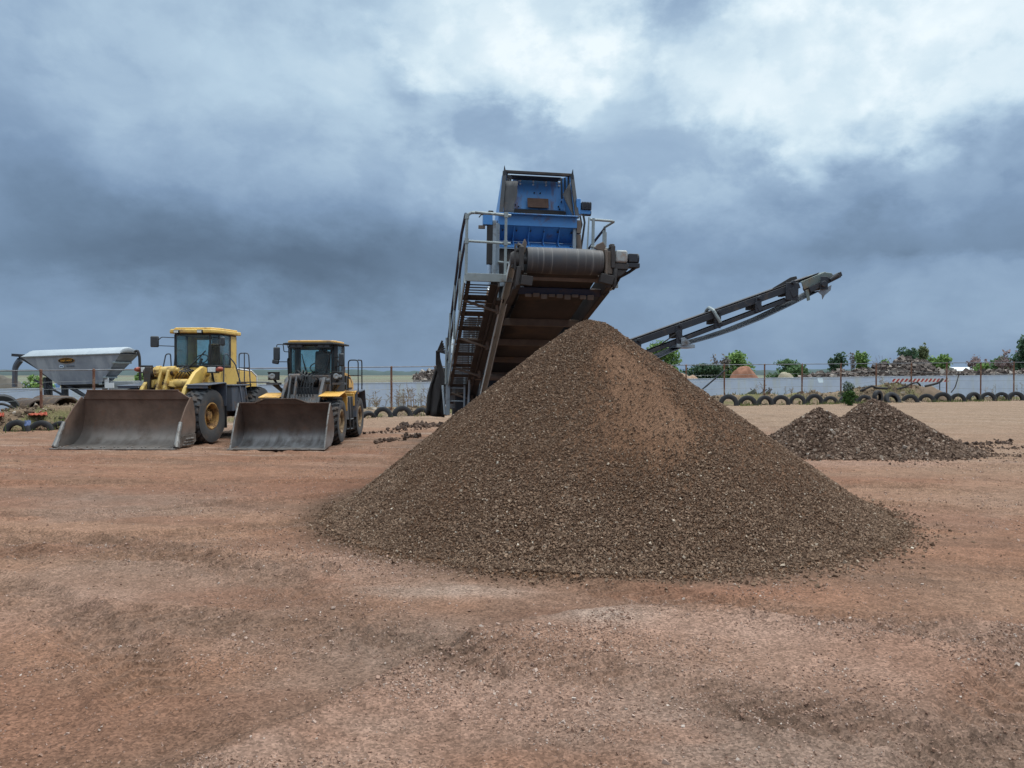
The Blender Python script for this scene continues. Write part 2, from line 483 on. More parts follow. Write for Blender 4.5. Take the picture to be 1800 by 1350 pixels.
def soil(x, y):
    """what the ground is made of, as plain colour"""
    x = np.asarray(x, float); y = np.asarray(y, float)
    red, tan, grey, dark, rust, pink, pale = (lin(*c) for c in ((141, 106, 86), (154, 124, 104), (135, 115, 103), (108, 87, 74), (131, 93, 74), (164, 134, 119), (176, 164, 153)))
    c = np.tile(red, (x.size, 1)).reshape(x.shape + (3,))

    def over(col, m): nonlocal c; m = np.clip(m, 0, 1)[..., None]; c = c * (1 - m) + col * m
    u = x * .9 - y * .25; v = x * .25 + y * .9
    n = fbm(x * .22, y * .3, 5, 40); over(tan, sstep(.5, .68, n) * .5)
    n = fbm(u * .16, v * .9, 5, 41); over(tan, sstep(.52, .66, n) * .5 * sstep(8, 14, y))
    n = fbm(u * .2, v * 1.1, 5, 47); over(rust, sstep(.52, .66, n) * .6 * sstep(6, 12, y))
    n = fbm(u * .1, v * 1.6, 5, 42); over(dark, sstep(.54, .68, n) * .35)
    n = fbm(x * .35, y * .55, 5, 43); over(grey, sstep(.53, .68, n) * .45 * (1 - .6 * sstep(10, 16, y)))
    n = fbm(x * .8, y * 1.1, 5, 44); over(dark, sstep(.57, .72, n) * .3)
    n = fbm(x * .5 + 7, y * .9, 5, 45); over(rust, sstep(.56, .7, n) * .5)
    over(lin(150, 129, 110), sstep(20, 36, y) * .7)
    n = fbm(u * .12, v * 1.3, 5, 48); over(dark, sstep(.5, .68, n) * .35 * sstep(18, 26, y)); n = fbm(u * .5, v * 3.0, 4, 49); over(pale, sstep(.55, .75, n) * .3 * sstep(14, 22, y))
    over(lin(148, 126, 107), sstep(5, 11, x) * sstep(8, 16, y) * .55)

    def spot(px, py, rx, ry, col, a, s):
        D = CAMH * F / (py - 660); X = (px - 900) / F * D
        d = ((x - X) / rx) ** 2 + ((y - D) / ry) ** 2
        over(col, np.exp(-d) * a * (.35 + 1.3 * fbm(x * 2.2, y * 2.2, 4, s)))
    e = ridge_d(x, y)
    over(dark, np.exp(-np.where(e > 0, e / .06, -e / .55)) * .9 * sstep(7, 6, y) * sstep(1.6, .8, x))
    over(lin(156, 129, 114), sstep(.0, .12, e) * (.35 + .45 * sstep(.36, .56, fbm(x * .9, y * .9, 4, 50))) * sstep(7.4, 6.5, y) * (1 - .6 * sstep(.7, 1.8, e)))
    over(grey, sstep(.8, 1.9, e) * sstep(.45, .6, fbm(x * .7, y * 1.2, 4, 51)) * .8)
    over(dark, sstep(.3, 1.8, e) * sstep(.52, .66, fbm(x * .9 + 3, y * .9, 4, 52)) * .4)
    for a in ((1330, 1255, .36, .3, dark * .6, .85, 60), (830, 1040, .8, .25, pale, .32, 61), (700, 985, 1.6, .5, pink, .5, 62), (980, 1090, .5, .3, rust * .9, .8, 63), (1060, 1095, .4, .2, pale, .4, 64),
              (480, 1085, .8, .5, dark, .6, 65), (60, 1080, .7, .6, pink, .5, 66), (1330, 1110, 1.3, .3, pink, .4, 67), (1500, 1020, 1.6, .5, dark, .35, 68),
              (1250, 1045, 1.5, .3, rust, .55, 69), (250, 880, 3.0, 1.2, grey, .45, 70), (600, 860, 1.5, 1.6, rust, .6, 71), (1650, 860, 2.6, 2.0, tan, .7, 72), (1500, 815, 3, .7, pink, .5, 73), (1550, 845, 3, .7, rust, .6, 76),
              (700, 1130, .6, .6, grey, .6, 74), (300, 960, 2.2, .35, dark, .5, 75), (1100, 1250, .5, .8, grey, .5, 77), (1650, 1180, .9, .7, rust, .45, 78), (900, 1230, .6, .4, pink, .5, 79)):
        spot(*a)
    # dark fines washed out round the foot of the pile
    r = np.hypot(x - PX, y - PY)
    over(lin(96, 76, 62), sstep(4.5, 3.9, r) * .8)
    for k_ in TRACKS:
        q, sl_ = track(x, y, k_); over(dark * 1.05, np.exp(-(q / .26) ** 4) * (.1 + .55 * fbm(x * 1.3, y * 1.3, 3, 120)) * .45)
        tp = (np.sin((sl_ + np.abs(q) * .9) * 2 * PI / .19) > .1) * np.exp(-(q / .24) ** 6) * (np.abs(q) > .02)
        over(dark * .9, tp * sstep(.42, .6, fbm(x * .7, y * .7, 3, 131)) * .32 * sstep(16, 9, y))  # packed tread lines; the colour also stands in for faint relief shading
    # bank and rough ground beyond the tyres, then green fields
    d = y - fence_y(x)
    bank = lin(132, 115, 96)
    over(bank, sstep(-1.6, -.6, d) * (.6 + .4 * fbm(x, y, 3, 80)))
    over(lin(112, 112, 74), sstep(-1.5, -.5, d) * sstep(.5, .62, fbm(x * 1.4, y * 1.4, 4, 81)) * .8)
    over(lin(112, 114, 102), sstep(75, 160, y) * (.5 + .5 * fbm(x * .01, y * .02, 3, 82)))
    over(lin(120, 126, 108), sstep(120, 300, y) * sstep(.48, .6, fbm(x * .004, y * .012, 3, 83)))
    return c


def ground_material():
    m, t, b = base_mat('yard_soil')
    tc = t.new('ShaderNodeTexCoord'); v = tc.outputs['Object']
    a = t.new('ShaderNodeAttribute', attribute_name='soil'); c = a.outputs['Color']
    n1 = t.noise(v, 7, 8, .7); n2 = t.noise(v, 38, 5, .7); n3 = t.noise(v, 120, 3, .6)
    n0 = t.noise(v, 1.7, 6, .65)
    c = t.mix(t.mapr(n0, .3, .7), c, t.mix(1, c, (.78, .76, .74), 'MULTIPLY'))
    c = t.mix(t.mapr(n1, .35, .7), t.mix(1, c, (1.16, 1.16, 1.16), 'MULTIPLY'), t.mix(1, c, (.72, .7, .68), 'MULTIPLY'))
    c = t.mix(t.mapr(n2, .5, .72, 0, .6), c, t.mix(1, c, (.45, .42, .4), 'MULTIPLY'))
    c = t.mix(t.mapr(n2, .42, .25, 0, .5), c, t.mix(1, c, (1.45, 1.42, 1.4), 'MULTIPLY'))
    vo = t.new('ShaderNodeTexVoronoi'); t.put(vo.inputs['Vector'], v); vo.inputs['Scale'].default_value = 70
    sp = t.new('ShaderNodeSeparateColor'); t.l.new(vo.outputs['Color'], sp.inputs[0])
    grain = t.mapr(sp.outputs[0], 0, 1, .5, 1.5)
    gm = t.new('ShaderNodeCombineColor')
    for i in range(3): t.put(gm.inputs[i], grain)
    c = t.mix(.75, c, t.mix(1, c, gm.outputs[0], 'MULTIPLY'))
    t.put(b.inputs['Base Color'], c); b.inputs['Roughness'].default_value = .95; b.inputs['Specular IOR Level'].default_value = .15
    h = t.math('ADD', t.math('MULTIPLY', n1, .6), t.math('ADD', t.math('MULTIPLY', n2, .35), t.math('MULTIPLY', sp.outputs[0], .12)))
    bp = t.new('ShaderNodeBump'); bp.inputs['Strength'].default_value = .8; bp.inputs['Distance'].default_value = .04
    t.put(bp.inputs['Height'], h); t.l.new(bp.outputs[0], b.inputs['Normal'])
    return m


def build_ground():
    ys = [-60, -45, -32, -22, -15, -10, -6, -3, -1, .5]
    y = 1.2
    while y < 62: ys.append(y); y *= 1.0045
    while y < 6000: ys.append(y); y *= 1.035
    ys = np.array(ys)
    nc = 860
    k = np.linspace(-1, 1, nc); k = .55 * k + .45 * k ** 3
    X = k[None] * (1.5 * np.abs(ys)[:, None] + 14); Y = np.repeat(ys[:, None], nc, 1)
    Z = ground_z(X, Y)
    V = np.stack([X, Y, Z], -1).reshape(-1, 3)
    i = np.arange(len(ys) - 1)[:, None] * nc + np.arange(nc - 1)[None]
    Fc = np.stack([i, i + 1, i + nc + 1, i + nc], -1).reshape(-1)
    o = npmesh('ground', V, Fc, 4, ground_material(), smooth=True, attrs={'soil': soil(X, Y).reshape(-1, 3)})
    tag(o, 'reddish brown packed dirt yard with gravel patches and wheel ruts', 'ground', kind='structure')


build_ground()

# ------------------------------------------------------------------ gravel piles
def pile_h(x, y, lobes, toe=.35):
    """height of a heap: soft union of cones with runnels and a spread toe"""
    z = np.zeros_like(x)
    for cx, cy, hh, Rl, Rr, Rf, Rb in lobes:
        dx = x - cx; dy = y - cy; r = np.hypot(dx, dy) + 1e-6; a = np.arctan2(dy, dx)
        ca, sa = np.cos(a), np.sin(a)
        rx = np.where(ca > 0, Rr, Rl); ry = np.where(sa > 0, Rb, Rf)
        Rm = 1 / np.sqrt((ca / rx) ** 2 + (sa / ry) ** 2)
        Rm = Rm * (1 + .06 * (vnoise(ca * 1.6 + 9, sa * 1.6, 90) - .5) + .05 * (vnoise(ca * 6 + 40, sa * 6, 91) - .5))
        q = r / Rm
        prof = 1 - np.sqrt(q * q + .0035) * 1.0
        h = hh * np.where(q < .7, prof, np.maximum(prof, 0))
        h = np.log1p(np.exp(np.clip((prof * hh) / (toe * .22), -60, 60))) * toe * .22
        z = np.maximum(z, h)
    return z


def heap(name, label, lobes, ext, res, m_base, m_st, n_st, size, seed, thin=None, far=None, group=None):
    x0, x1, y0, y1 = ext
    nx = int((x1 - x0) / res); ny = int((y1 - y0) / res)
    X, Y = np.meshgrid(np.linspace(x0, x1, nx), np.linspace(y0, y1, ny))
    H = pile_h(X, Y, lobes)
    H = H + (fbm(X * 5, Y * 5, 4, 95) - .5) * .05 * np.clip(H, 0, 1)
    Z = ground_z(X, Y) + H - .012
    V = np.stack([X, Y, Z], -1).reshape(-1, 3)
    i = np.arange(ny - 1)[:, None] * nx + np.arange(nx - 1)[None]
    q = np.stack([i, i + 1, i + nx + 1, i + nx], -1)
    keep = (H[:-1, :-1] > .02) | (H[1:, 1:] > .02) | (H[1:, :-1] > .02) | (H[:-1, 1:] > .02)
    o = npmesh(name, V, q[keep].reshape(-1), 4, m_base, smooth=True)
    tag(o, label, 'gravel pile', group)
    g = np.random.default_rng(seed)
    n = n_st * 3
    px = g.uniform(x0, x1, n); py = g.uniform(y0, y1, n)
    h = pile_h(px, py, lobes)
    p = np.where(h > .03, 1.0, np.clip(h / .03, 0, 1) * .35)
    if thin is not None: p = p * thin(px, py, h)
    ok = g.uniform(0, 1, n) < p
    px, py, h = px[ok][:n_st], py[ok][:n_st], h[ok][:n_st]
    s = size * np.exp(np.clip(g.normal(0, .36, len(px)), -1, 1.0)) * (.85 + .22 * sstep(.9, .1, h)) * (.75 + .5 * fbm(px * .9, py * .9, 3, 141))
    pz = ground_z(px, py) + h + (fbm(px * 5, py * 5, 4, 95) - .5) * .05 * np.clip(h, 0, 1) + s * .12
    st = stones('stones', np.stack([px, py, pz], 1), s, m_st, seed, parent=o)
    tag(st, kind='stuff')
    return o


def gravel_mat(name, base, sand=None):
    m, t, b = base_mat(name)
    tc = t.new('ShaderNodeTexCoord'); v = tc.outputs['Object']
    vo = t.new('ShaderNodeTexVoronoi'); t.put(vo.inputs['Vector'], v); vo.inputs['Scale'].default_value = 75
    sp = t.new('ShaderNodeSeparateColor'); t.l.new(vo.outputs['Color'], sp.inputs[0])
    c = t.mix(t.mapr(sp.outputs[0], 0, 1), tuple(x * .55 for x in base), tuple(x * 1.3 for x in base))
    c = t.mix(t.mapr(t.noise(v, 1.2, 6, .6), .35, .7), c, t.mix(1, c, (.7, .66, .62), 'MULTIPLY'))
    t.put(b.inputs['Base Color'], c); b.inputs['Roughness'].default_value = .95; b.inputs['Specular IOR Level'].default_value = .12
    bp = t.new('ShaderNodeBump'); bp.inputs['Strength'].default_value = .9; bp.inputs['Distance'].default_value = .025
    t.put(bp.inputs['Height'], t.math('ADD', t.noise(v, 60, 4, .65), t.math('MULTIPLY', vo.outputs['Distance'], -.6))); t.l.new(bp.outputs[0], b.inputs['Normal'])
    return m


ST = lambda *c: tuple(lin(*c))
stone_mix = island_mat('crushed_gravel', [(0, ST(90, 69, 55)), (.3, ST(110, 86, 69)), (.6, ST(125, 100, 81)), (.88, ST(139, 114, 94)), (.975, ST(152, 129, 110)), (.995, ST(186, 168, 148)), (1, ST(212, 198, 180))])
fines = gravel_mat('pile_fines', ST(132, 101, 80))


def fines_mask(x, y, h):
    # a tongue of finer brown sand has run down the face from just under the crest
    dx = x - PX; dy = PY - y
    r = np.hypot(dx, dy)
    ang = np.arctan2(dx, dy)
    w = fbm(x * 2.2, y * 2.2, 4, 97)
    tongue = np.exp(-((ang - .22 - .12 * np.sin(r * 1.3)) / .33) ** 2) * sstep(.45, .95, r) * sstep(3.1, 1.9, r)
    tongue2 = np.exp(-((ang - 1.05) / .42) ** 2) * sstep(.4, 1.0, r) * sstep(4.0, 2.8, r) * .3
    tn = np.clip((tongue + tongue2) * (.45 + 1.1 * w), 0, 1)
    back = sstep(1.2, 2.4, -dy)
    return (1 - .88 * np.clip(tn * 1.7, 0, 1)) * (1 - .8 * back)


heap('gravel_pile', 'large cone of brown crushed gravel under the conveyor drum', [(PX, PY, 2.93, 3.7, 3.95, 3.85, 3.8)], (-4.2, 7.0, 6.2, 16), .045,
     fines, stone_mix, 260000, .0128, 11, fines_mask)


def scatter_toe():
    g = np.random.default_rng(5); n = 9000
    a = g.uniform(-PI * .98, PI * .12, n)
    Rm = 3.8 + .12 * np.cos(a)
    r = Rm * (.93 + np.abs(g.normal(0, .06, n)) * (1 + .6 * (np.cos(a - .0) > .2)))
    x = PX + r * np.cos(a); y = PY + r * np.sin(a)
    s = .018 * np.exp(np.clip(g.normal(0, .4, n), -1, .9))
    return np.stack([x, y, ground_z(x, y) + s * .2], 1), s


pts, s = scatter_toe()
tag(stones('scattered_gravel', pts, s, stone_mix, 21), 'loose brown stones rolled out around the foot of the big pile', 'gravel', kind='stuff')

coarse_mix = island_mat('coarse_stone', [(0, ST(76, 58, 48)), (.35, ST(102, 81, 67)), (.65, ST(120, 98, 83)), (.9, ST(138, 116, 101)), (.98, ST(168, 150, 134)), (1, ST(200, 188, 176))], scale=12)
fines2 = gravel_mat('coarse_pile_fines', ST(96, 76, 62))
heap('rubble_pile', 'small twin peaked heap of coarse dark stones right of the big pile', [(7.72, 19.3, 1.2, 1.75, 1.9, 1.5, 1.6), (9.35, 19.9, 1.4, 2.0, 2.35, 1.9, 1.8)], (5.5, 12.3, 17, 22.4), .06,
     fines2, coarse_mix, 48000, .036, 13)


def pebbles():
    g = np.random.default_rng(8)
    n = 420000
    y = 2.6 * (22 / 2.6) ** g.uniform(0, 1, n)
    x = g.uniform(-.78, .78, n) * y + g.normal(0, .3, n)
    e = ridge_d(x, y)
    den = .035 + .22 * sstep(.52, .66, fbm(x * .8, y * 1.1, 4, 101))
    den += .95 * sstep(0, .1, e) * np.exp(-np.clip(e, 0, 9) / .8) * sstep(7, 6, y) * sstep(.4, .6, fbm(x * 1.5, y * 1.5, 3, 103))
    den += .7 * np.exp(-((x + 1.0) / 2.2) ** 2 - ((y - 8.2) / .55) ** 2) + .35 * np.exp(-((x + 5) / 3) ** 2 - ((y - 8.8) / .45) ** 2)
    den += .5 * np.exp(-((x - 1.42) / .3) ** 2 - ((y - 4.47) / .25) ** 2)
    den *= np.where(np.hypot(x - PX, y - PY) < 3.9, 0, 1)
    ok = g.uniform(0, 1, n) < den
    x, y = x[ok], y[ok]
    s = .0068 * np.exp(g.normal(0, .42, len(x))) * (.75 + .07 * y)
    s = np.clip(s, .004, .026)
    m = island_mat('yard_pebble', [(0, ST(120, 92, 77)), (.35, ST(146, 116, 99)), (.7, ST(166, 136, 120)), (.93, ST(180, 156, 142)), (1, ST(204, 188, 176))])
    o = stones('loose_gravel', np.stack([x, y, ground_z(x, y) + s * .15], 1), s, m, 17, .6)
    tag(o, 'fine pinkish pebbles strewn over the foreground dirt', 'gravel', kind='stuff')


pebbles()


def clods():
    g = np.random.default_rng(14)
    m = island_mat('dark_clod', [(0, ST(58, 46, 40)), (.6, ST(88, 70, 60)), (1, ST(120, 98, 84))], scale=8)
    def row(px0, px1, D0, D1, n, s0):
        t = g.uniform(0, 1, n); px = px0 + (px1 - px0) * t; D = D0 + (D1 - D0) * t + g.normal(0, .5, n) * (.3 + 1.4 * g.uniform(0, 1, n) ** 2)
        x = (px - 900) / F * D; s = s0 * np.exp(np.clip(g.normal(0, .5, n), -1, .8))
        return np.stack([x, D, ground_z(x, D) + s * .25], 1), s
    for (nm, lab, a) in (('dirt_clods', 'dark clods of earth strewn left of the big gravel pile near the loaders', [(695, 775, 28.5, 29.5, 80, .11), (640, 760, 26, 28, 90, .045), (660, 740, 22, 25, 120, .06)]),
                         ('dirt_clods', 'dark clods of earth trailing right from the small stone heap', [(1670, 1780, 21.3, 22.3, 130, .05), (1640, 1860, 19.8, 21.2, 220, .032), (1560, 1830, 17.6, 18.8, 420, .022)])):
        pp = [row(*q) for q in a]
        o = stones(nm, np.concatenate([p[0] for p in pp]), np.concatenate([p[1] for p in pp]), m, 31)
        tag(o, lab, 'dirt clods', kind='stuff')


clods()


def bank_debris():
    g = np.random.default_rng(88); n = 16000
    x = g.uniform(-26, 48, n); y = fence_y(x) + g.normal(.0, .8, n)
    ok = g.uniform(0, 1, n) < sstep(.42, .62, fbm(x * .8, y * .8, 3, 311)); x, y = x[ok], y[ok]
    s = np.clip(.05 * np.exp(g.normal(0, .6, len(x))), .02, .22)
    m = island_mat('bank_clod', [(0, ST(84, 70, 58)), (.5, ST(124, 106, 88)), (.85, ST(150, 132, 112)), (1, ST(196, 184, 170))], scale=6)
    tag(stones('bank_rubble', np.stack([x, y, ground_z(x, y) + s * .1], 1), s, m, 91, .7), 'clods and stones lying over the bank behind the tyre rows', 'rubble', kind='stuff')


bank_debris()
# ------------------------------------------------------------------ wheel loaders
DUST = ST(150, 120, 98)
M_yel = mat('loader_yellow', (.72, .48, .12), .45, 0, (.64, .41, .1), 1.2, .6, ST(150, 118, 84), 2.2, .35)
M_yeld = mat('soiled_yellow', (.66, .44, .12), .5, 0, (.52, .34, .1), 2.5, .7, ST(116, 86, 60), 4.5, .38)
M_org = mat('loader_amber', (.74, .41, .09), .45, 0, (.66, .35, .08), 1.2, .6, ST(150, 118, 84), 2.2, .35)
M_blk = mat('black_frame', (.018, .019, .021), .55, 0, (.03, .03, .03), 3, .6, ST(80, 68, 60), 3, .15)
M_sla = mat('slate_paint', (.085, .1, .13), .55, 0, (.06, .07, .095), 2, .7, ST(120, 100, 86), 3, .3)
M_dgr = mat('dark_grey_iron', (.085, .088, .096), .55, .1, (.055, .057, .062), 3, .7, ST(112, 94, 82), 4, .4)
M_grn = mat('greasy_pin_iron', (.07, .055, .045), .5, .4, (.03, .026, .022), 6, .8, ST(96, 74, 58), 6, .4)
M_rub = mat('tyre_rubber', (.05, .052, .057), .85, 0, (.07, .069, .07), 5, .7, ST(92, 80, 72), 2.6, .42, .3, 30)
M_rimy = mat('rim_ochre', (.38, .21, .06), .65, 0, (.26, .14, .05), 4, .7, ST(92, 66, 46), 4, .5)
M_rimo = mat('rim_buff', (.34, .24, .13), .65, 0, (.28, .18, .09), 4, .7, ST(96, 78, 62), 4, .55)
M_glass = glass_mat('cab_glass', (.80, .92, .92), .8)
M_lens = mat('lamp_lens', (.75, .77, .74), .15, 0, (.5, .52, .5), 20, .7)
M_lens2 = mat('dim_lens', (.34, .36, .37), .15, 0, (.2, .21, .22), 30, .8)
M_ind = mat('orange_indicator', (.34, .07, .035), .25, 0, (.26, .05, .03), 20, .5)
M_seat = mat('seat_fabric', (.035, .036, .04), .9)
M_mir = mat('mirror_shell', (.045, .05, .056), .5)
M_chr = mat('chrome_rod', (.75, .76, .78), .18, 1, (.6, .6, .62), 9, .4)
M_wht = mat('white_paint', (.72, .73, .74), .5, 0, (.6, .6, .6), 2, .6, ST(150, 135, 120), 3, .2)
M_lin = mat('cab_lining', (.42, .42, .38), .85)


def bucket_mat(name, top, low, zc, zr, bright):
    """rust above, scoured steel towards the cutting edge"""
    m, t, b = base_mat(name)
    tc = t.new('ShaderNodeTexCoord'); v = tc.outputs['Object']
    sx = t.new('ShaderNodeSeparateXYZ'); t.l.new(v, sx.inputs[0])
    n = t.noise(v, 2.4, 8, .65); nx = t.noise(t.vmul(v, (3.5, .4, .5)), 1.6, 6, .6)
    z = t.math('ADD', sx.outputs[2], t.math('MULTIPLY', t.math('SUBTRACT', nx, .5), .5))
    f = t.mapr(z, zc - zr, zc + zr, 0, 1, True)
    rust = t.mix(t.mapr(n, .35, .68), top, tuple(c * .6 for c in top))
    rust = t.mix(t.mapr(t.noise(v, 7, 6, .7), .55, .7, 0, .5), rust, ST(118, 84, 66))
    steel = t.mix(t.mapr(nx, .35, .7), low, bright)
    steel = t.mix(t.mapr(n, .5, .7, 0, .7), steel, ST(84, 72, 64))
    t.put(b.inputs['Base Color'], t.mix(f, steel, rust))
    t.put(b.inputs['Roughness'], t.mapr(f, 0, 1, .45, .9)); t.put(b.inputs['Metallic'], t.mapr(f, 0, 1, .45, 0)); b.inputs['Specular IOR Level'].default_value = .25
    bp = t.new('ShaderNodeBump'); bp.inputs['Strength'].default_value = .35; bp.inputs['Distance'].default_value = .03
    t.put(bp.inputs['Height'], t.noise(v, 3.2, 7, .6)); t.l.new(bp.outputs[0], b.inputs['Normal'])
    return m


M_buc1 = bucket_mat('bucket_rust', ST(116, 95, 83), ST(112, 105, 100), .42, .3, ST(136, 130, 126))
M_buc2 = bucket_mat('bucket_worn', ST(104, 86, 76), ST(104, 100, 99), .36, .2, ST(170, 170, 172))
M_edge = mat('worn_edge_steel', ST(150, 146, 142), .4, .7, ST(96, 86, 80), 5, .8, ST(96, 78, 66), 7, .35)


def tyre_mesh(Rr, W, rim, nl, style):
    """tyre with a raised, grooved tread; lies round the x axis"""
    n = nl * 12; xs = np.linspace(-.46, .46, 15)
    prof_in = [(rim, -.40), (rim + .02, -.45), (rim + (Rr - rim) * .35, -.5), (rim + (Rr - rim) * .7, -.49), (Rr - .05, -.475)]
    vs = []; k = 0
    for i in range(n):
        a = 2 * PI * i / n; row = []
        for r, x in prof_in: row.append((r, x))
        for x in xs:
            if style == 'wave':
                ph = (i / 12 + .9 * abs(x) + .18 * math.sin(x * 22)) % 1
                gr = .055 if (ph < .3 and abs(x) > .04) else 0
            else:
                ph = (i / 12 + 1.5 * abs(x) + (.5 if x > 0 else 0)) % 1
                gr = .055 if ph < .45 else 0
            row.append((Rr - gr - .06 * (abs(x) / .46) ** 4, x))
        for r, x in prof_in[::-1]: row.append((r, -x))
        k = len(row)
        for r, x in row: vs.append((x * W, r * math.cos(a), r * math.sin(a)))
    fs = []
    for i in range(n):
        i2 = (i + 1) % n
        for j in range(k - 1): fs.append((i * k + j, i * k + j + 1, i2 * k + j + 1, i2 * k + j))
    return vs, fs


def wheel(parent, x, y, Rr, W, rim, side, nl, style, m_rim, z=None):
    w = node('wheel', parent, (x, y, z if z is not None else Rr - .015), 0 if side > 0 else PI)
    b = MB(); b.add(*tyre_mesh(Rr, W, rim, nl, style)); b.build('tyre', M_rub, w, smooth=40)
    b = MB(); o = .40 * W
    b.lathe([(rim + .012, -o), (rim + .03, o + .02), (rim - .02, o + .035), (rim - .06, o), (rim - .09, .1 * W), (rim * .62, .06 * W), (rim * .58, .16 * W), (rim * .36, .2 * W), (rim * .33, .34 * W), (0.001, .36 * W)], n=40)
    for i in range(16):
        a = 2 * PI * i / 16; b.tube((.1 * W, rim * .75 * math.cos(a), rim * .75 * math.sin(a)), (.1 * W + .04, rim * .75 * math.cos(a), rim * .75 * math.sin(a)), .022, 6)
    for i in range(10):
        a = 2 * PI * i / 10; b.tube((.18 * W, rim * .46 * math.cos(a), rim * .46 * math.sin(a)), (.2 * W + .05, rim * .46 * math.cos(a), rim * .46 * math.sin(a)), .02, 6)
    b.build('rim', m_rim, w, smooth=35)
    return w


def shell(b, prof, xw, th, nx=12, mi=0):
    """bucket shell: profile of (y, z) swept across, half width xw(z), thickness th"""
    n = len(prof); inner = [Vector((0, *p)) for p in prof]; outer = []
    for i in range(n):
        d = (inner[min(i + 1, n - 1)] - inner[max(i - 1, 0)]).normalized(); nn = Vector((0, -d.z, d.y))
        outer.append(inner[i] - nn * th)
    loop = inner + outer[::-1]
    rows = [[(xw(p.z) * (2 * k / nx - 1), p.y, p.z) for k in range(nx + 1)] for p in loop]
    b.strip(rows + [rows[0]], mi)
    for k, s in ((0, 1), (nx, -1)):
        vs = [r[k] for r in rows]; b.add(vs, [tuple(range(len(vs)))], mi)


class Rails:
    """each run of tube becomes its own handrail"""
    def __init__(s): s.l = []
    def tube(s, a, b, r, n): s.l[-1].tube(a, b, r, n)
    def build(s, name, m, parent):
        for b in s.l: b.build(name, m, parent)


def rail(b, pts, r=.02):
    b.l.append(MB()); b.l[-1].pipe(round_path(pts), r, 7)


def round_path(pts, rad=.1, n=4):
    pts = [Vector(p) for p in pts]; out = [pts[0]]
    for i in range(1, len(pts) - 1):
        a, p, c = pts[i - 1], pts[i], pts[i + 1]; ra = min(rad, (a - p).length * .45, (c - p).length * .45)
        s = p + (a - p).normalized() * ra; e = p + (c - p).normalized() * ra
        for k in range(n + 1):
            t = k / n; out.append(s * (1 - t) ** 2 + p * 2 * t * (1 - t) + e * t * t)
    return out + [pts[-1]]


def pane(b, p, q, z0, z1, t=.012, top_in=0):
    p = Vector((p[0], p[1], 0)); q = Vector((q[0], q[1], 0))
    b.slab([p + Vector((0, 0, z0)), q + Vector((0, 0, z0)), q + Vector((0, top_in, z1)), p + Vector((0, top_in, z1))], t)


def headlamp(parent, x, y, z, side, M_house, ind=True, w=.3, h=.2, arm=None):
    b = MB(); b.box((0, 0, 0), (w, .16, h)); b.span((-w / 2 - .012, -.1, h / 2 - .012), (w / 2 + .012, .06, h / 2 + .012))
    if arm: b.bar(*arm, .06, .06)
    o = b.build('headlight', M_house, parent, .015, loc=(x, y, z))
    l = MB()
    if ind: l.box((0, -.088, -.008), (w * .78, .03, h * .68)); l.build('lens', M_lens, o, .012)
    else:
        for q, r_ in ((-.02, .085), (.105 * side, .045)):
            l = MB(); l.lathe([(.001, -.012), (r_ * .6, -.03), (r_, -.02), (r_, .02)], (q, -.085, 0), 'y', 16); l.build('lens', M_lens2, o)
    if ind:
        k = MB(); k.lathe([(.001, -.2), (.05, -.19), (.075, -.1), (.075, .02)], (side * (w / 2 + .075), 0, 0), 'y', 14); k.build('indicator', M_ind, o)
    return o


def mirror(parent, x, y, z, w, h, arms, M=None):
    b = MB(); b.box((0, 0, 0), (w, .08, h), Euler((0, 0, .15)).to_matrix())
    o = b.build('mirror', M or M_mir, parent, .035, loc=(x, y, z))
    for pth in arms:
        a = MB(); a.pipe(round_path([Vector(p) - Vector((x, y, z)) for p in pth], .05), .014, 6); a.build('bracket', M_blk, o)
    return o


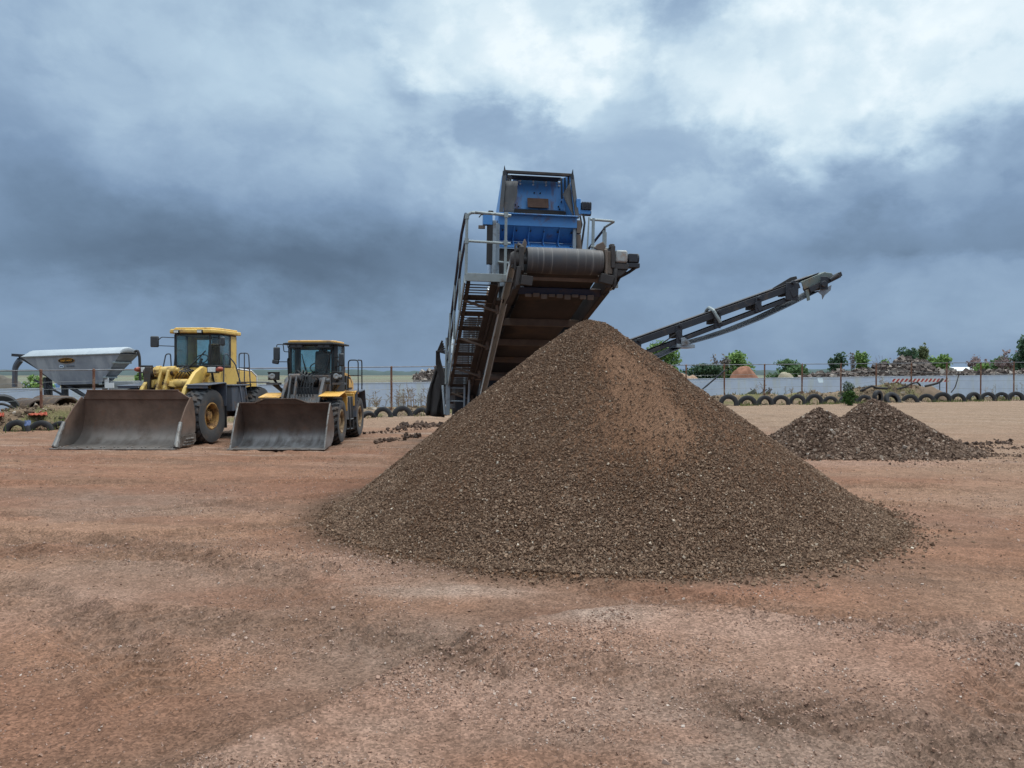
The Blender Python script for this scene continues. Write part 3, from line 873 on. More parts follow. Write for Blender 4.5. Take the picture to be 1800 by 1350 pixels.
def cab(parent, a, bb, y0, y1, y2, z0, z1, zt, M_body, M_dark, low_front=True, lining=True, dark_frame=False):
    """cab frame with glazing; a = half width of the front pane, bb = half width of the sides"""
    cf = MB()
    pl = [(-bb, y2), (-bb, y1), (-a, y0), (a, y0), (bb, y1), (bb, y2)]
    cf.prism(pl, 'z', z0, z1 - .05, 0)                     # lower body
    cf.span((-bb, y2 - .05, z1 - .05), (-bb + .1, y2, zt), 0); cf.span((bb - .1, y2 - .05, z1 - .05), (bb, y2, zt), 0)
    cf.prism([(p[0] * .985, p[1] + .01) for p in pl], 'z', zt - .02, zt + .03, 1)
    for p in pl[1:5]:
        cf.tube((p[0] * .97, p[1] + .02, z1 - .05), (p[0] * .97, p[1] + .02, zt), .035, 8, 1)
    ym = y1 + (y2 - y1) * .62
    for s in (-1, 1):
        cf.span((s * bb - .03, ym - .05, z1 - .05), (s * bb + .004, ym + .05, zt), 1)
        cf.span((s * bb - .05, ym + .05, z1 - .05), (s * bb, y2, zt), 0)
        cf.bar((s * bb * .985, y1, z1 - .01), (s * bb * .985, ym, z1 - .01), .05, .06, mi=1)
    cf.bar((-a, y0 + .01, z1 - .01), (a, y0 + .01, z1 - .01), .05, .06, mi=1)
    cf.span((-bb + .1, y2 - .05, z1 - .05), (bb - .1, y2, z1 + .06), 2)
    cf.span((-bb + .1, y2 - .05, zt - .1), (bb - .1, y2, zt), 2)
    c = cf.build('cab', [M_dark if dark_frame else M_body, M_dark, M_lin], parent, .02)
    g = MB(); pane(g, (-a + .03, y0 + .015), (a - .03, y0 + .015), z1 + .02, zt - .02); g.build('windshield', M_glass, c, smooth=0)
    for s in (-1, 1):
        g = MB(); pane(g, (s * a, y0 + .03), (s * bb * .98, y1), z1 + .02, zt - .02); g.build('corner_window', M_glass, c, smooth=0)
        g = MB(); pane(g, (s * (bb - .012), y1 + .03), (s * (bb - .012), ym - .05), z1 + .02, zt - .02); g.build('side_window', M_glass, c, smooth=0)
    g = MB(); pane(g, (-bb + .1, y2 - .025), (bb - .1, y2 - .025), z1 + .06, zt - .1); g.build('rear_window', M_glass, c, smooth=0)
    s = MB(); s.box((.1, y2 - .45, z1 + .02), (.5, .5, .16)); s.box((.1, y2 - .22, z1 + .38), (.48, .14, .7), Euler((-.12, 0, 0)).to_matrix()); s.box((.1, y2 - .18, z1 + .8), (.28, .1, .2))
    s.build('seat', M_seat, c, .05)
    w = MB(); ww = [(math.cos(2 * PI * i / 16) * .2 + .02, y0 + .55 + math.sin(2 * PI * i / 16) * .14, z1 + .22 + math.sin(2 * PI * i / 16) * .14) for i in range(17)]
    w.pipe(ww, .018, 6); w.tube((.02, y0 + .55, z1 + .22), (.02, y0 + .35, z1 - .1), .05, 8); w.build('steering_wheel', M_blk, c)
    return c


def bolts_row(b, pts, r=.022, h=.03, axis=(0, 0, 1)):
    for p in pts:
        p = Vector(p); b.lathe([(.001, h), (r * .8, h), (r, h * .6), (r, 0)], p, 'z', 7)


def big_loader():
    x0 = -9.76; y0 = 22.25
    T = thing('wheel_loader', 'larger pale yellow wheel loader with wide rusty bucket, parked beside the grey feed bin', 'wheel loader', (x0, y0, 0), R(-3), 'wheel loaders parked side by side')
    fr = node('front_frame', T, (0, 1.6, 0), R(-5))         # articulated front half
    Y = -1.6
    for s in (1, -1): wheel(fr, s * 1.02, Y, .80, .62, .38, s, 22, 'wave', M_rimy)
    b = MB(); b.span((-.75, Y - .18, .6), (.75, Y + .18, .98)); b.span((-.42, Y - .3, .75), (.42, Y + 1.3, 1.25))
    b.build('axle', M_dgr, fr, .02)
    # tower: two plates carrying the lift arms
    b = MB()
    for s in (-1, 1):
        b.prism([(Y + .55, .9), (Y + .95, .9), (Y + 1.15, 1.6), (Y + 1.0, 2.12), (Y + .75, 2.1), (Y + .4, 1.5)], 'x', s * .42 - .05, s * .42 + .05)
        b.prism([(Y + .55, .9), (Y + .95, .9), (Y + 1.15, 1.6), (Y + 1.0, 2.12), (Y + .75, 2.1), (Y + .4, 1.5)], 'x', s * .88 - .04, s * .88 + .04)
    b.span((-.45, Y + .5, 1.1), (.45, Y + .9, 1.35)); b.build('tower', M_yeld, fr, .02)
    for s in (-1, 1):
        b = MB()
        poly = [(Y + 1.0, 1.98), (Y + .95, 2.14), (Y + .55, 2.22), (Y + .15, 2.05), (Y - .35, 1.6), (Y - .62, 1.1), (Y - .80, .66), (Y - .82, .42), (Y - .70, .38), (Y - .58, .66), (Y - .32, 1.1), (Y + .1, 1.55), (Y + .5, 1.78)]
        b.prism(poly, 'x', s * .66 - .06, s * .66 + .06)
        b.tube((s * .66 - .14, Y + .78, 2.02), (s * .66 + .2, Y + .78, 2.02), .1, 14); b.tube((s * .66 - .1, Y - .74, .5), (s * .66 + .12, Y - .74, .5), .08, 12)
        b.build('lift_arm', M_yel, fr, .02)
        c = MB(); c.tube((s * .52, Y + .8, 1.0), (s * .52, Y + .25, 1.3), .085, 12); c.tube((s * .52, Y + .25, 1.3), (s * .52, Y - .1, 1.45), .05, 10, 1); c.build('lift_cylinder', [M_yeld, M_chr], fr)
    b = MB(); b.tube((-.62, Y + .05, 1.72), (.62, Y + .05, 1.72), .13, 14); b.build('cross_tube', M_yeld, fr)
    b = MB()
    for s in (-1, 1):
        b.prism([(Y - .1, 2.1), (Y + .12, 2.16), (Y + .22, 1.95), (Y + .12, 1.6), (Y - .25, 1.05), (Y - .45, 1.08), (Y - .3, 1.6)], 'x', -.12 + s * .11 - .035, -.12 + s * .11 + .035)
    b.tube((-.34, Y + .05, 2.04), (.1, Y + .05, 2.04), .1, 12, 1); b.tube((-.3, Y - .3, 1.12), (.06, Y - .3, 1.12), .08, 12, 1); b.tube((-.36, Y + .02, 1.7), (.12, Y + .02, 1.7), .12, 12, 1)
    b.prism([(Y - .12, 2.2), (Y + .2, 2.2), (Y + .25, 1.8), (Y + .1, 1.45), (Y - .2, 1.5)], 'x', -.72, -.52, 1); b.tube((-.78, Y + .02, 2.02), (-.46, Y + .02, 2.02), .15, 14, 1)
    for i in range(7): b.box((-.5 + .1 * i, Y - .02 + .05 * math.sin(i * 3), 1.62 + .08 * math.cos(i * 2)), (.12, .16, .22), Euler((.3 * i, .2, .4 * i)).to_matrix(), i % 2)
    b.build('bell_crank', [M_yeld, M_grn], fr, .015)
    b = MB(); b.tube((-.46, Y - .02, 2.06), (.12, Y + .1, 2.1), .13, 18); b.tube((-.4, Y - .01, 2.06), (-.28, Y + .02, 2.07), .165, 18)
    for i in range(9): b.tube((-.41, Y - .03 + .14 * math.cos(i * .7), 2.06 + .14 * math.sin(i * .7)), (-.27, Y + .0 + .14 * math.cos(i * .7), 2.07 + .14 * math.sin(i * .7)), .022, 6)
    b.tube((.12, Y + .1, 2.1), (.2, Y + .12, 2.1), .08, 12); b.build('dump_cylinder', M_yeld, fr)
    b = MB(); b.tube((-.12, Y + 1.0, 1.95), (-.12, Y + .35, 2.04), .14, 16); b.tube((-.12, Y + .38, 2.035), (-.12, Y + .05, 2.05), .06, 10, 1); b.tube((-.12, Y + .42, 2.03), (-.12, Y + .3, 2.04), .17, 16)
    b.build('tilt_cylinder', [M_yeld, M_chr], fr)
    b = MB()
    for i in range(4):
        x = .06 + .1 * i
        b.pipe([(x, Y + .95, 1.95), (x + .05, Y + .5, 2.2 - .03 * i), (x + .02, Y + .15, 2.05), (x - .06, Y + .05, 1.8), (x + .02, Y + .25, 1.6)], .022, 6)
    b.pipe([(-.5, Y + .9, 2.0), (-.55, Y + .5, 2.12), (-.4, Y + .2, 1.95), (-.35, Y + .3, 1.6)], .022, 6)
    b.build('hydraulic_hose', M_blk, fr)
    b = MB(); b.bar((-.12, Y - .4, .95), (-.12, Y - .78, .85), .1, .16); b.build('bucket_link', M_grn, fr)
    # bucket
    bk = node('bucket', fr, (-.42, Y, 0), R(5))
    prof = [(-2.12, .03), (-1.7, .045), (-1.38, .08), (-1.14, .22), (-1.0, .45), (-.95, .75), (-.97, 1.05), (-1.03, 1.3)]
    hw = lambda z: 1.62 - .09 * min(1, z / 1.3)
    b = MB(); shell(b, prof, hw, .03)
    b.slab([(-1.53, -1.03, 1.3), (1.53, -1.03, 1.3), (1.2, -1.1, 1.54), (-1.38, -1.1, 1.54)], .035)
    b.bar((-1.38, -1.12, 1.545), (1.2, -1.12, 1.545), .08, .03)
    for i in range(4): b.prism([(-.98, 1.2), (-.86, .7), (-1.0, .25), (-1.35, .03), (-1.3, .02), (-.9, .15), (-.78, .7), (-.9, 1.2)], 'x', -1.2 + .8 * i - .03, -1.2 + .8 * i + .03)
    b.build('bucket_shell', M_buc1, bk, .008)
    for s in (-1, 1):
        side = [(-2.12, .03), (-1.98, .32), (-1.78, .72), (-1.45, 1.08), (-1.12, 1.36), (-1.03, 1.3), (-.97, 1.05), (-.95, .75), (-1.0, .45), (-1.14, .22), (-1.38, .08)]
        vs = [(s * hw(z), y, z) for y, z in side] + [(s * (hw(z) + .035), y, z) for y, z in side]
        n = len(side); b = MB(); b.add(vs, [tuple(range(n)), tuple(range(n, 2 * n))] + [(i, (i + 1) % n, n + (i + 1) % n, n + i) for i in range(n)])
        o = b.build('side_plate', M_buc1, bk)
        b = MB(); k = s * 1.66
        b.prism([(-2.06, .06), (-1.9, .34), (-1.12, .36), (-1.1, .16), (-1.34, .05)], 'x', k, k + s * .03)
        for r_ in range(3):
            for q in range(7 - r_): b.lathe([(.001, .045), (.03, .03), (.034, 0)] if s > 0 else [(.001, -.045), (.03, -.03), (.034, 0)], (k + s * .03, -1.85 + .085 * q + .1 * r_, .09 + .075 * r_), 'x', 8)
        b.build('wear_plate', M_edge, o)
        b = MB(); b.pipe([(s * 1.645, -2.13, .05), (s * 1.62, -1.99, .34), (s * 1.6, -1.8, .7)], .085, 10, 0, .05); b.lathe([(.001, .012), (.02, .012), (.026, 0)], (s * 1.64, -2.21, .1), 'y', 8)
        b.build('corner_guard', M_edge, bk)
    b = MB(); b.span((-1.68, -2.32, .012), (1.68, -1.98, .045))
    for i in range(9):
        for d in (-.05, .05): bolts_row(b, [(-1.48 + i * .37 + d, -2.08, .045)], .024, .03)
    b.build('cutting_edge', M_edge, bk, .006)
    # front fenders with hanging mud flap
    for s in (-1, 1):
        b = MB(); b.slab([(s * .72, Y - .4, 1.66), (s * 1.4, Y - .4, 1.66), (s * 1.4, Y + .62, 1.72), (s * .72, Y + .62, 1.72)], .03)
        b.span((s * .72, Y + .62, 1.05), (s * 1.4, Y + .65, 1.735)); b.span((s * .75, Y - .38, 1.58), (s * 1.38, Y - .36, 1.66))
        o = b.build('fender', M_sla, fr, .01)
        b = MB(); b.slab([(s * .74, Y + .66, 1.06), (s * 1.38, Y + .66, 1.06), (s * 1.36, Y + .72, .4), (s * .76, Y + .72, .4)], .012); b.build('mud_flap', M_blk, o)
    for s in (-1, 1):
        headlamp(fr, s * 1.06 - .03, Y + .55, 2.13, s, M_blk, True, .32, .22, ((-s * .06, .04, -.1), (-s * .14, .3, -.45)))
    # rear frame, cab and engine hood
    for s in (1, -1): wheel(T, s * 1.02, 3.35, .80, .62, .38, s, 22, 'wave', M_rimy)
    b = MB(); b.span((-.45, 1.5, .62), (.45, 5.0, 1.15)); b.span((-.75, 3.15, .6), (.75, 3.55, .98)); b.build('chassis', M_dgr, T, .02)
    c = cab(T, .56, .70, 1.12, 1.42, 2.72, 1.42, 2.24, 3.2, M_yel, M_blk)
    b = MB(); b.prism([(-.8, 2.85), (-.8, 1.3), (-.62, .98), (.62, .98), (.8, 1.3), (.8, 2.85)], 'z', 3.235, 3.35)
    b.prism([(-.72, 2.75), (-.72, 1.4), (-.55, 1.14), (.55, 1.14), (.72, 1.4), (.72, 2.75)], 'z', 3.35, 3.41); b.build('roof', M_yel, c, .03)
    for x in (-.42, .3):
        b = MB(); b.box((x, .985, 3.28), (.17, .1, .11)); o = b.build('roof_light', M_blk, c, .015)
        b = MB(); b.box((x, .928, 3.275), (.13, .02, .07)); b.build('lens', M_lens, o)
    b = MB(); b.tube((-.12, 1.08, 2.18), (.28, 1.07, 2.52), .014, 6); b.bar((.16, 1.085, 2.42), (.42, 1.085, 2.7), .02, .03); b.tube((-.12, 1.14, 2.16), (-.12, 1.06, 2.19), .035, 8); b.build('wiper', M_blk, c)
    mirror(c, -1.18, 1.12, 2.98, .25, .34, [[(-.6, 1.2, 3.1), (-.98, 1.15, 3.12), (-1.08, 1.13, 3.02)], [(-.6, 1.2, 2.84), (-1.12, 1.14, 2.86)]])
    mirror(c, .98, 1.02, 2.98, .14, .26, [[(.6, 1.25, 3.1), (.96, 1.05, 3.08)], [(.6, 1.25, 2.86), (.96, 1.05, 2.88)]])
    b = Rails()
    rail(b, [(-.98, 1.2, 2.1), (-.9, 1.25, 2.6), (-.78, 1.3, 2.62), (-.76, 1.32, 2.1)]); rail(b, [(-.8, 1.5, 1.9), (-.74, 1.55, 2.72), (-.72, 1.9, 2.74)])
    rail(b, [(.74, 1.62, 1.7), (.76, 1.62, 2.6), (.8, 1.72, 2.64), (1.0, 1.9, 2.3), (1.08, 2.1, 1.7)])
    rail(b, [(.66, 3.0, 1.75), (.66, 3.0, 2.68), (1.0, 2.95, 2.68), (1.06, 2.95, 1.5)]); b.tube((.66, 3.0, 2.2), (1.04, 2.95, 2.2), .018, 6); b.tube((.85, 2.97, 2.68), (.85, 2.97, 1.7), .018, 6)
    b.build('handrail', M_sla, T)
    for s in (-1, 1):
        b = MB(); b.span((s * .5, 1.45, .85), (s * 1.08, 2.5, 1.62)); b.span((s * .6, 1.4, 1.62), (s * 1.12, 2.9, 1.67))
        for z in (.5, .82): b.span((s * 1.02, 1.95, z), (s * 1.3, 2.4, z + .03))
        b.bar((s * 1.28, 1.96, .5), (s * 1.1, 1.96, 1.62), .03, .05); b.bar((s * 1.28, 2.39, .5), (s * 1.1, 2.39, 1.62), .03, .05)
        b.build('side_tank', M_sla, T, .025)
        b = MB(); b.slab([(s * .55, 2.75, 1.72), (s * 1.35, 2.75, 1.72), (s * 1.35, 3.9, 1.7), (s * .55, 3.9, 1.7)], .03); b.build('rear_fender', M_sla, T)
    b = MB(); b.prism([(2.75, 1.1), (2.75, 2.15), (4.3, 2.08), (4.75, 1.9), (4.8, 1.1)], 'x', -.55, .55, 0); b.prism([(4.3, 2.085), (4.76, 1.91), (4.81, 1.1), (4.9, 1.1), (4.84, 1.95), (4.32, 2.14), (2.75, 2.21), (2.75, 2.155)], 'x', -.56, .56, 1)
    b.build('engine_hood', [M_yel, M_wht], T, .03)
    b = MB(); b.span((-.9, 4.6, .6), (.9, 5.1, 1.35)); b.build('counterweight', M_dgr, T, .04)
    b = MB(); b.tube((.3, 3.4, 2.1), (.3, 3.4, 2.55), .06, 10); b.build('exhaust', M_blk, T)
    return T


def small_loader():
    T = thing('wheel_loader', 'smaller amber wheel loader with black cab frame, parked nearest the big gravel pile', 'wheel loader', (-6.02, 22.1, 0), R(0), 'wheel loaders parked side by side')
    for y in (0, 2.62):
        for s in (1, -1): wheel(T, s * .9, y, .645, .5, .33, s, 20, 'lug', M_rimo)
    b = MB(); b.span((-.6, -.15, .5), (.6, .15, .8)); b.span((-.6, 2.47, .5), (.6, 2.77, .8)); b.span((-.36, -.3, .55), (.36, 3.6, .95)); b.build('chassis', M_dgr, T, .02)
    # lift frame
    for s in (-1, 1):
        b = MB(); b.prism([(.62, 1.72), (.52, 1.9), (.34, 1.9), (-.1, 1.45), (-.65, .85), (-.98, .38), (-.9, .26), (-.74, .34), (-.45, .72), (.1, 1.2), (.5, 1.55)], 'x', s * .53 - .045, s * .53 + .045)
        b.tube((s * .53 - .1, .44, 1.78), (s * .53 + .16, .44, 1.78), .085, 12); b.build('lift_arm', M_dgr, T, .015)
        c = MB(); c.tube((s * .72, .5, .95), (s * .72, .1, 1.15), .07, 10); c.tube((s * .72, .1, 1.15), (s * .66, -.25, 1.3), .04, 8, 1); c.build('lift_cylinder', [M_dgr, M_chr], T)
    b = MB()
    for s in (-1, 1): b.prism([(.5, .7), (.8, .7), (.8, 1.9), (.5, 1.86), (.35, 1.3)], 'x', s * .38 - .03, s * .38 + .03)
    b.span((-.4, .5, .8), (.4, .62, 1.6)); b.build('tower', M_dgr, T, .015)
    b = MB()
    for x in (-.3, -.14): b.bar((x, -.05, 1.95), (x, -.5, .95), .05, .16, (0, 1, 0))
    b.tube((-.38, -.02, 1.9), (-.06, -.02, 1.9), .1, 12); b.tube((-.34, -.4, 1.1), (-.1, -.4, 1.1), .07, 10); b.build('bell_crank', M_dgr, T, .012)
    b = MB(); b.tube((-.22, .7, 1.75), (-.22, .2, 1.86), .1, 14); b.tube((-.22, .25, 1.85), (-.22, 0, 1.9), .05, 10, 1); b.tube((.2, .75, 1.7), (.2, .3, 1.84), .11, 14); b.build('tilt_cylinder', [M_dgr, M_chr], T)
    b = MB(); b.slab([(-.48, -.5, .75), (.48, -.5, .75), (.48, .12, 1.38), (-.48, .12, 1.38)], .04)
    for x in (-.42, -.3, .1, .25): b.tube((x, -.46, .86), (x, .05, 1.38), .025, 6)
    b.build('lift_cover', M_dgr, T, .01)
    b = MB()
    for i in range(6):
        x = -.12 + .085 * i; b.pipe([(x, .7, 1.7), (x + .04, .35, 2.12 - .05 * i), (x + .02, .1, 1.92), (x - .03, .02, 1.6), (x, .0, 1.35)], .02, 6)
    b.pipe([(-.4, .4, 1.9), (-.2, .2, 2.1), (.0, .1, 1.95)], .016, 6); b.build('hydraulic_hose', M_blk, T)
    # bucket
    bk = node('bucket', T, (-.12, 0, 0))
    prof = [(-2.02, .03), (-1.6, .035), (-1.36, .06), (-1.12, .17), (-.98, .36), (-.95, .6), (-1.06, .85), (-1.22, 1.06), (-1.34, 1.2)]
    b = MB(); shell(b, prof, lambda z: 1.215, .028)
    b.slab([(-.78, -1.33, 1.19), (.62, -1.33, 1.19), (.32, -1.4, 1.31), (-.5, -1.4, 1.31)], .03)
    for (p, q) in (((-1.215, -1.36, 1.21), (-.78, -1.36, 1.21)), ((-.78, -1.36, 1.21), (-.5, -1.42, 1.32)), ((-.5, -1.42, 1.32), (.32, -1.42, 1.32)), ((.32, -1.42, 1.32), (.62, -1.36, 1.21)), ((.62, -1.36, 1.21), (1.215, -1.36, 1.21))): b.bar(p, q, .06, .028)
    for x in (-.62, .38): b.prism([(-.93, .78), (-.72, .7), (-.76, .3), (-.93, .28)], 'x', x - .03, x + .03)
    b.build('bucket_shell', M_buc2, bk, .006)
    for s in (-1, 1):
        side = [(-2.0, .03), (-1.86, .3), (-1.66, .75), (-1.36, 1.21), (-1.22, 1.06), (-1.06, .85), (-.95, .6), (-.98, .36), (-1.12, .17), (-1.36, .06)]
        b = MB(); b.prism(side, 'x', s * 1.216, s * 1.25); b.build('side_plate', M_buc2, bk, .004)
        b = MB(); b.pipe([(s * 1.235, -2.0, .04), (s * 1.235, -1.87, .3), (s * 1.235, -1.67, .75), (s * 1.235, -1.37, 1.2)], .022, 6); b.build('corner_guard', M_edge, bk)
    b = MB(); b.span((-1.265, -2.16, .012), (1.265, -1.9, .04)); b.build('cutting_edge', M_edge, bk, .005)
    # fenders
    for s in (-1, 1):
        b = MB(); b.slab([(s * .55, -.42, 1.34), (s * 1.14, -.42, 1.34), (s * 1.14, .4, 1.45), (s * .55, .4, 1.45)], .035)
        b.slab([(s * .55, .4, 1.45), (s * 1.14, .4, 1.45), (s * 1.14, .66, 1.3), (s * .55, .66, 1.3)], .035); b.span((s * 1.0, .64, .9), (s * 1.14, .7, 1.33)); b.build('fender', M_org, T, .012)
        b = MB(); b.slab([(s * .6, .7, 1.2), (s * 1.1, .7, 1.2), (s * 1.1, .78, .5), (s * .6, .78, .5)], .015); b.build('mud_flap', M_blk, T)
        headlamp(T, s * .93 + .0, .35, 1.93, s, M_blk, False, .3, .23, ((0, .03, -.1), (-s * .18, .15, -.42)))
        b = MB(); b.span((s * .78, .3, 1.68), (s * 1.14, .6, 1.74)); b.bar((s * .95, .4, 1.7), (s * .72, .62, 1.46), .05, .1); b.build('lamp_bracket', M_dgr, T)
    # cab
    c = cab(T, .64, .74, .98, 1.16, 2.2, 1.0, 1.98, 2.85, M_org, M_blk, dark_frame=True)
    b = MB(); b.prism([(-.72, 2.2), (-.72, 1.05), (-.58, .82), (.58, .82), (.72, 1.05), (.72, 2.2)], 'z', 2.925, 3.0); b.build('roof', M_org, c, .025)
    b = MB(); b.prism([(-.86, 2.3), (-.86, 1.0), (-.7, .74), (.7, .74), (.86, 1.0), (.86, 2.3)], 'z', 2.87, 2.925); b.build('roof_visor', M_blk, c, .015)
    for x in (-.4, .42):
        b = MB(); b.box((x, .86, 2.83), (.38, .14, .1)); b.pipe(round_path([(x - .25, .78, 2.86), (x - .25, .78, 2.77), (x + .25, .78, 2.77), (x + .25, .78, 2.86)], .04), .012, 6); o = b.build('roof_light', M_blk, c, .015)
        for q in (-.1, .1): b = MB(); b.box((x + q, .785, 2.83), (.13, .012, .07)); b.build('lens', M_mir, o)
    b = MB(); b.slab([(.66, 1.0, 1.95), (.73, 1.14, 1.95), (.74, 1.14, 2.86), (.66, .99, 2.86)], .03); b.bar((.42, .965, 1.96), (.63, .965, 2.84), .05, .03); b.build('pillar', M_blk, c)
    b = MB(); b.tube((-.1, .95, 1.98), (-.24, .95, 2.42), .014, 6); b.bar((-.17, .95, 2.1), (-.28, .95, 2.6), .02, .02); b.build('wiper', M_blk, c); b = MB(); b.tube((.3, .94, 2.78), (.44, .94, 2.62), .014, 6); b.build('wiper', M_blk, c)
    b = MB(); b.span((-.6, .7, 1.4), (.6, .97, 1.96)); b.build('front_console', M_dgr, c, .02)
    mirror(c, -1.03, .95, 2.6, .19, .4, [[(-.66, 1.0, 2.66), (-.82, .98, 2.66), (-.84, .97, 2.88), (-1.03, .96, 2.88), (-1.03, .95, 2.76)], [(-.66, 1.0, 2.36), (-1.0, .96, 2.36)]])
    b = MB(); b.box((-1.06, .95, 2.36), (.2, .1, .13), Euler((0, .15, 0)).to_matrix()); b.build('mirror', M_mir, c, .03)
    mirror(c, .92, .9, 2.42, .16, .38, [[(.68, 1.05, 2.5), (.9, .93, 2.5)], [(.68, 1.05, 2.2), (.9, .93, 2.25)]])
    b = Rails(); rail(b, [(-.74, 1.2, 1.7), (-.76, 1.15, 2.46), (-.66, 1.1, 2.5)])
    rail(b, [(.8, 1.1, 1.75), (.8, 1.1, 2.35), (.74, 1.2, 2.42)])
    rail(b, [(.78, 2.5, 1.45), (.8, 2.45, 2.44), (1.12, 2.4, 2.44), (1.12, 2.4, 1.42)]); rail(b, [(1.12, 2.42, 2.44), (1.17, 2.75, 2.44), (1.17, 2.75, 1.5)])
    b.tube((.8, 2.45, 1.95), (1.12, 2.4, 1.95), .017, 6); b.tube((1.12, 2.4, 1.95), (1.17, 2.75, 1.95), .017, 6); b.build('handrail', M_blk, T)
    b = MB(); b.prism([(2.25, .9), (2.25, 2.0), (2.45, 2.05), (3.3, 1.98), (3.9, 1.7), (4.0, .9)], 'x', -.62, .66, 0); b.prism([(2.55, 1.5), (2.55, 1.95), (3.2, 1.9), (3.5, 1.72), (3.55, 1.5)], 'x', .66, .70, 1)
    b.prism([(2.75, 1.55), (2.75, 1.86), (3.15, 1.82), (3.4, 1.66), (3.42, 1.55)], 'x', .70, .715, 0); b.build('engine_hood', [M_org, M_blk], T, .025)
    for s in (-1, 1):
        b = MB(); b.span((s * .55, 1.0, .6), (s * 1.0, 2.1, 1.3)); b.span((s * .85, 1.3, .3), (s * 1.1, 1.75, .33)); b.span((s * .85, 1.3, .6), (s * 1.12, 1.75, .63)); b.bar((s * 1.1, 1.31, .3), (s * 1.05, 1.31, 1.3), .03, .05); b.bar((s * 1.1, 1.74, .3), (s * 1.05, 1.74, 1.3), .03, .05); b.build('side_tank', M_dgr, T, .02)
        b = MB(); b.span((s * .62, 2.0, 1.36), (s * 1.1, 2.66, 1.46)); b.span((s * .75, 1.95, 1.0), (s * 1.08, 2.05, 1.4)); b.build('deck', M_org, T, .02)
        b = MB(); b.slab([(s * .7, 2.2, 1.42), (s * 1.2, 2.2, 1.42), (s * 1.2, 3.1, 1.46), (s * .7, 3.1, 1.46)], .03); b.slab([(s * .7, 3.1, 1.46), (s * 1.2, 3.1, 1.46), (s * 1.2, 3.35, .85), (s * .7, 3.35, .85)], .03)
        b.bar((s * 1.0, 1.98, .65), (s * 1.0, 2.12, 1.42), .3, .04, (0, 1, 0)); b.build('rear_fender', M_sla, T)
    b = MB(); b.span((-.85, 3.6, .5), (.85, 4.1, 1.1)); b.build('counterweight', M_dgr, T, .04)
    return T


big_loader()
small_loader()
# ------------------------------------------------------------------ mobile screening plant
M_blu = mat('screen_blue', (.075, .25, .56), .42, 0, (.06, .2, .46), 1.6, .6, ST(112, 84, 66), 2.6, .26)
M_blu2 = mat('screen_blue_worn', (.085, .29, .62), .45, 0, (.085, .24, .5), 2.2, .6, ST(128, 86, 58), 3.4, .34, streak=True)
M_gal = mat('galvanised_steel', (.30, .335, .335), .5, .3, (.23, .26, .26), 6, .7, ST(120, 104, 90), 3.5, .2, .1, 60)
M_galp = mat('pale_grey_steel', (.30, .35, .39), .5, .2, (.22, .26, .3), 3, .7, ST(98, 86, 76), 3, .32)
M_mud = mat('muddy_steel', ST(122, 108, 97), .8, .05, ST(84, 74, 68), 3, .8, ST(126, 106, 88), 3, .3, .2, 30)
M_mud2 = mat('dark_muddy_steel', ST(70, 66, 65), .8, .05, ST(50, 48, 48), 3, .8, ST(98, 84, 74), 2.5, .3, .2, 30)
M_belt = mat('belt_rubber', ST(70, 70, 74), .75, 0, ST(92, 88, 86), 1.5, .8, ST(110, 96, 84), 2, .25)
M_bund = mat('belt_underside', ST(66, 60, 58), .9, 0, ST(50, 46, 46), 1.4, .8, ST(88, 76, 66), 1.6, .35)
M_curt = mat('rubber_curtain', ST(78, 78, 80), .8, 0, ST(56, 56, 58), 2, .8, ST(112, 100, 90), 3, .3)
M_fork = mat('black_rubber', ST(40, 39, 40), .85, 0, ST(58, 54, 52), 2, .7)
M_navy = mat('dark_blue_steel', ST(44, 54, 78), .55, .1, ST(36, 42, 58), 2, .7, ST(92, 76, 66), 3, .3)
M_char = mat('charcoal_steel', ST(50, 53, 60), .6, .1, ST(38, 40, 46), 2, .7, ST(90, 80, 74), 3, .28)
M_gbox = mat('gearbox_white', ST(158, 162, 162), .5, 0, ST(136, 140, 140), 3, .6, ST(150, 112, 82), 2.4, .4)
M_rustp = mat('rusted_plate', ST(104, 78, 64), .85, 0, ST(80, 60, 52), 8, .8)


def drum_mat():
    m, t, b = base_mat('drum_lagging')
    tc = t.new('ShaderNodeTexCoord'); v = tc.outputs['Object']
    n = t.noise(t.vmul(v, (14, .3, .3)), 1.6, 6, .7); n2 = t.noise(v, 5, 7, .65)
    c = t.mix(t.mapr(n, .56, .68), ST(66, 67, 72), ST(128, 126, 124))
    c = t.mix(t.mapr(n2, .4, .72, 0, .7), c, ST(84, 76, 70))
    c = t.mix(t.mapr(n, .42, .32, 0, .7), c, ST(58, 56, 58))
    t.put(b.inputs['Base Color'], c); b.inputs['Roughness'].default_value = .62
    return m


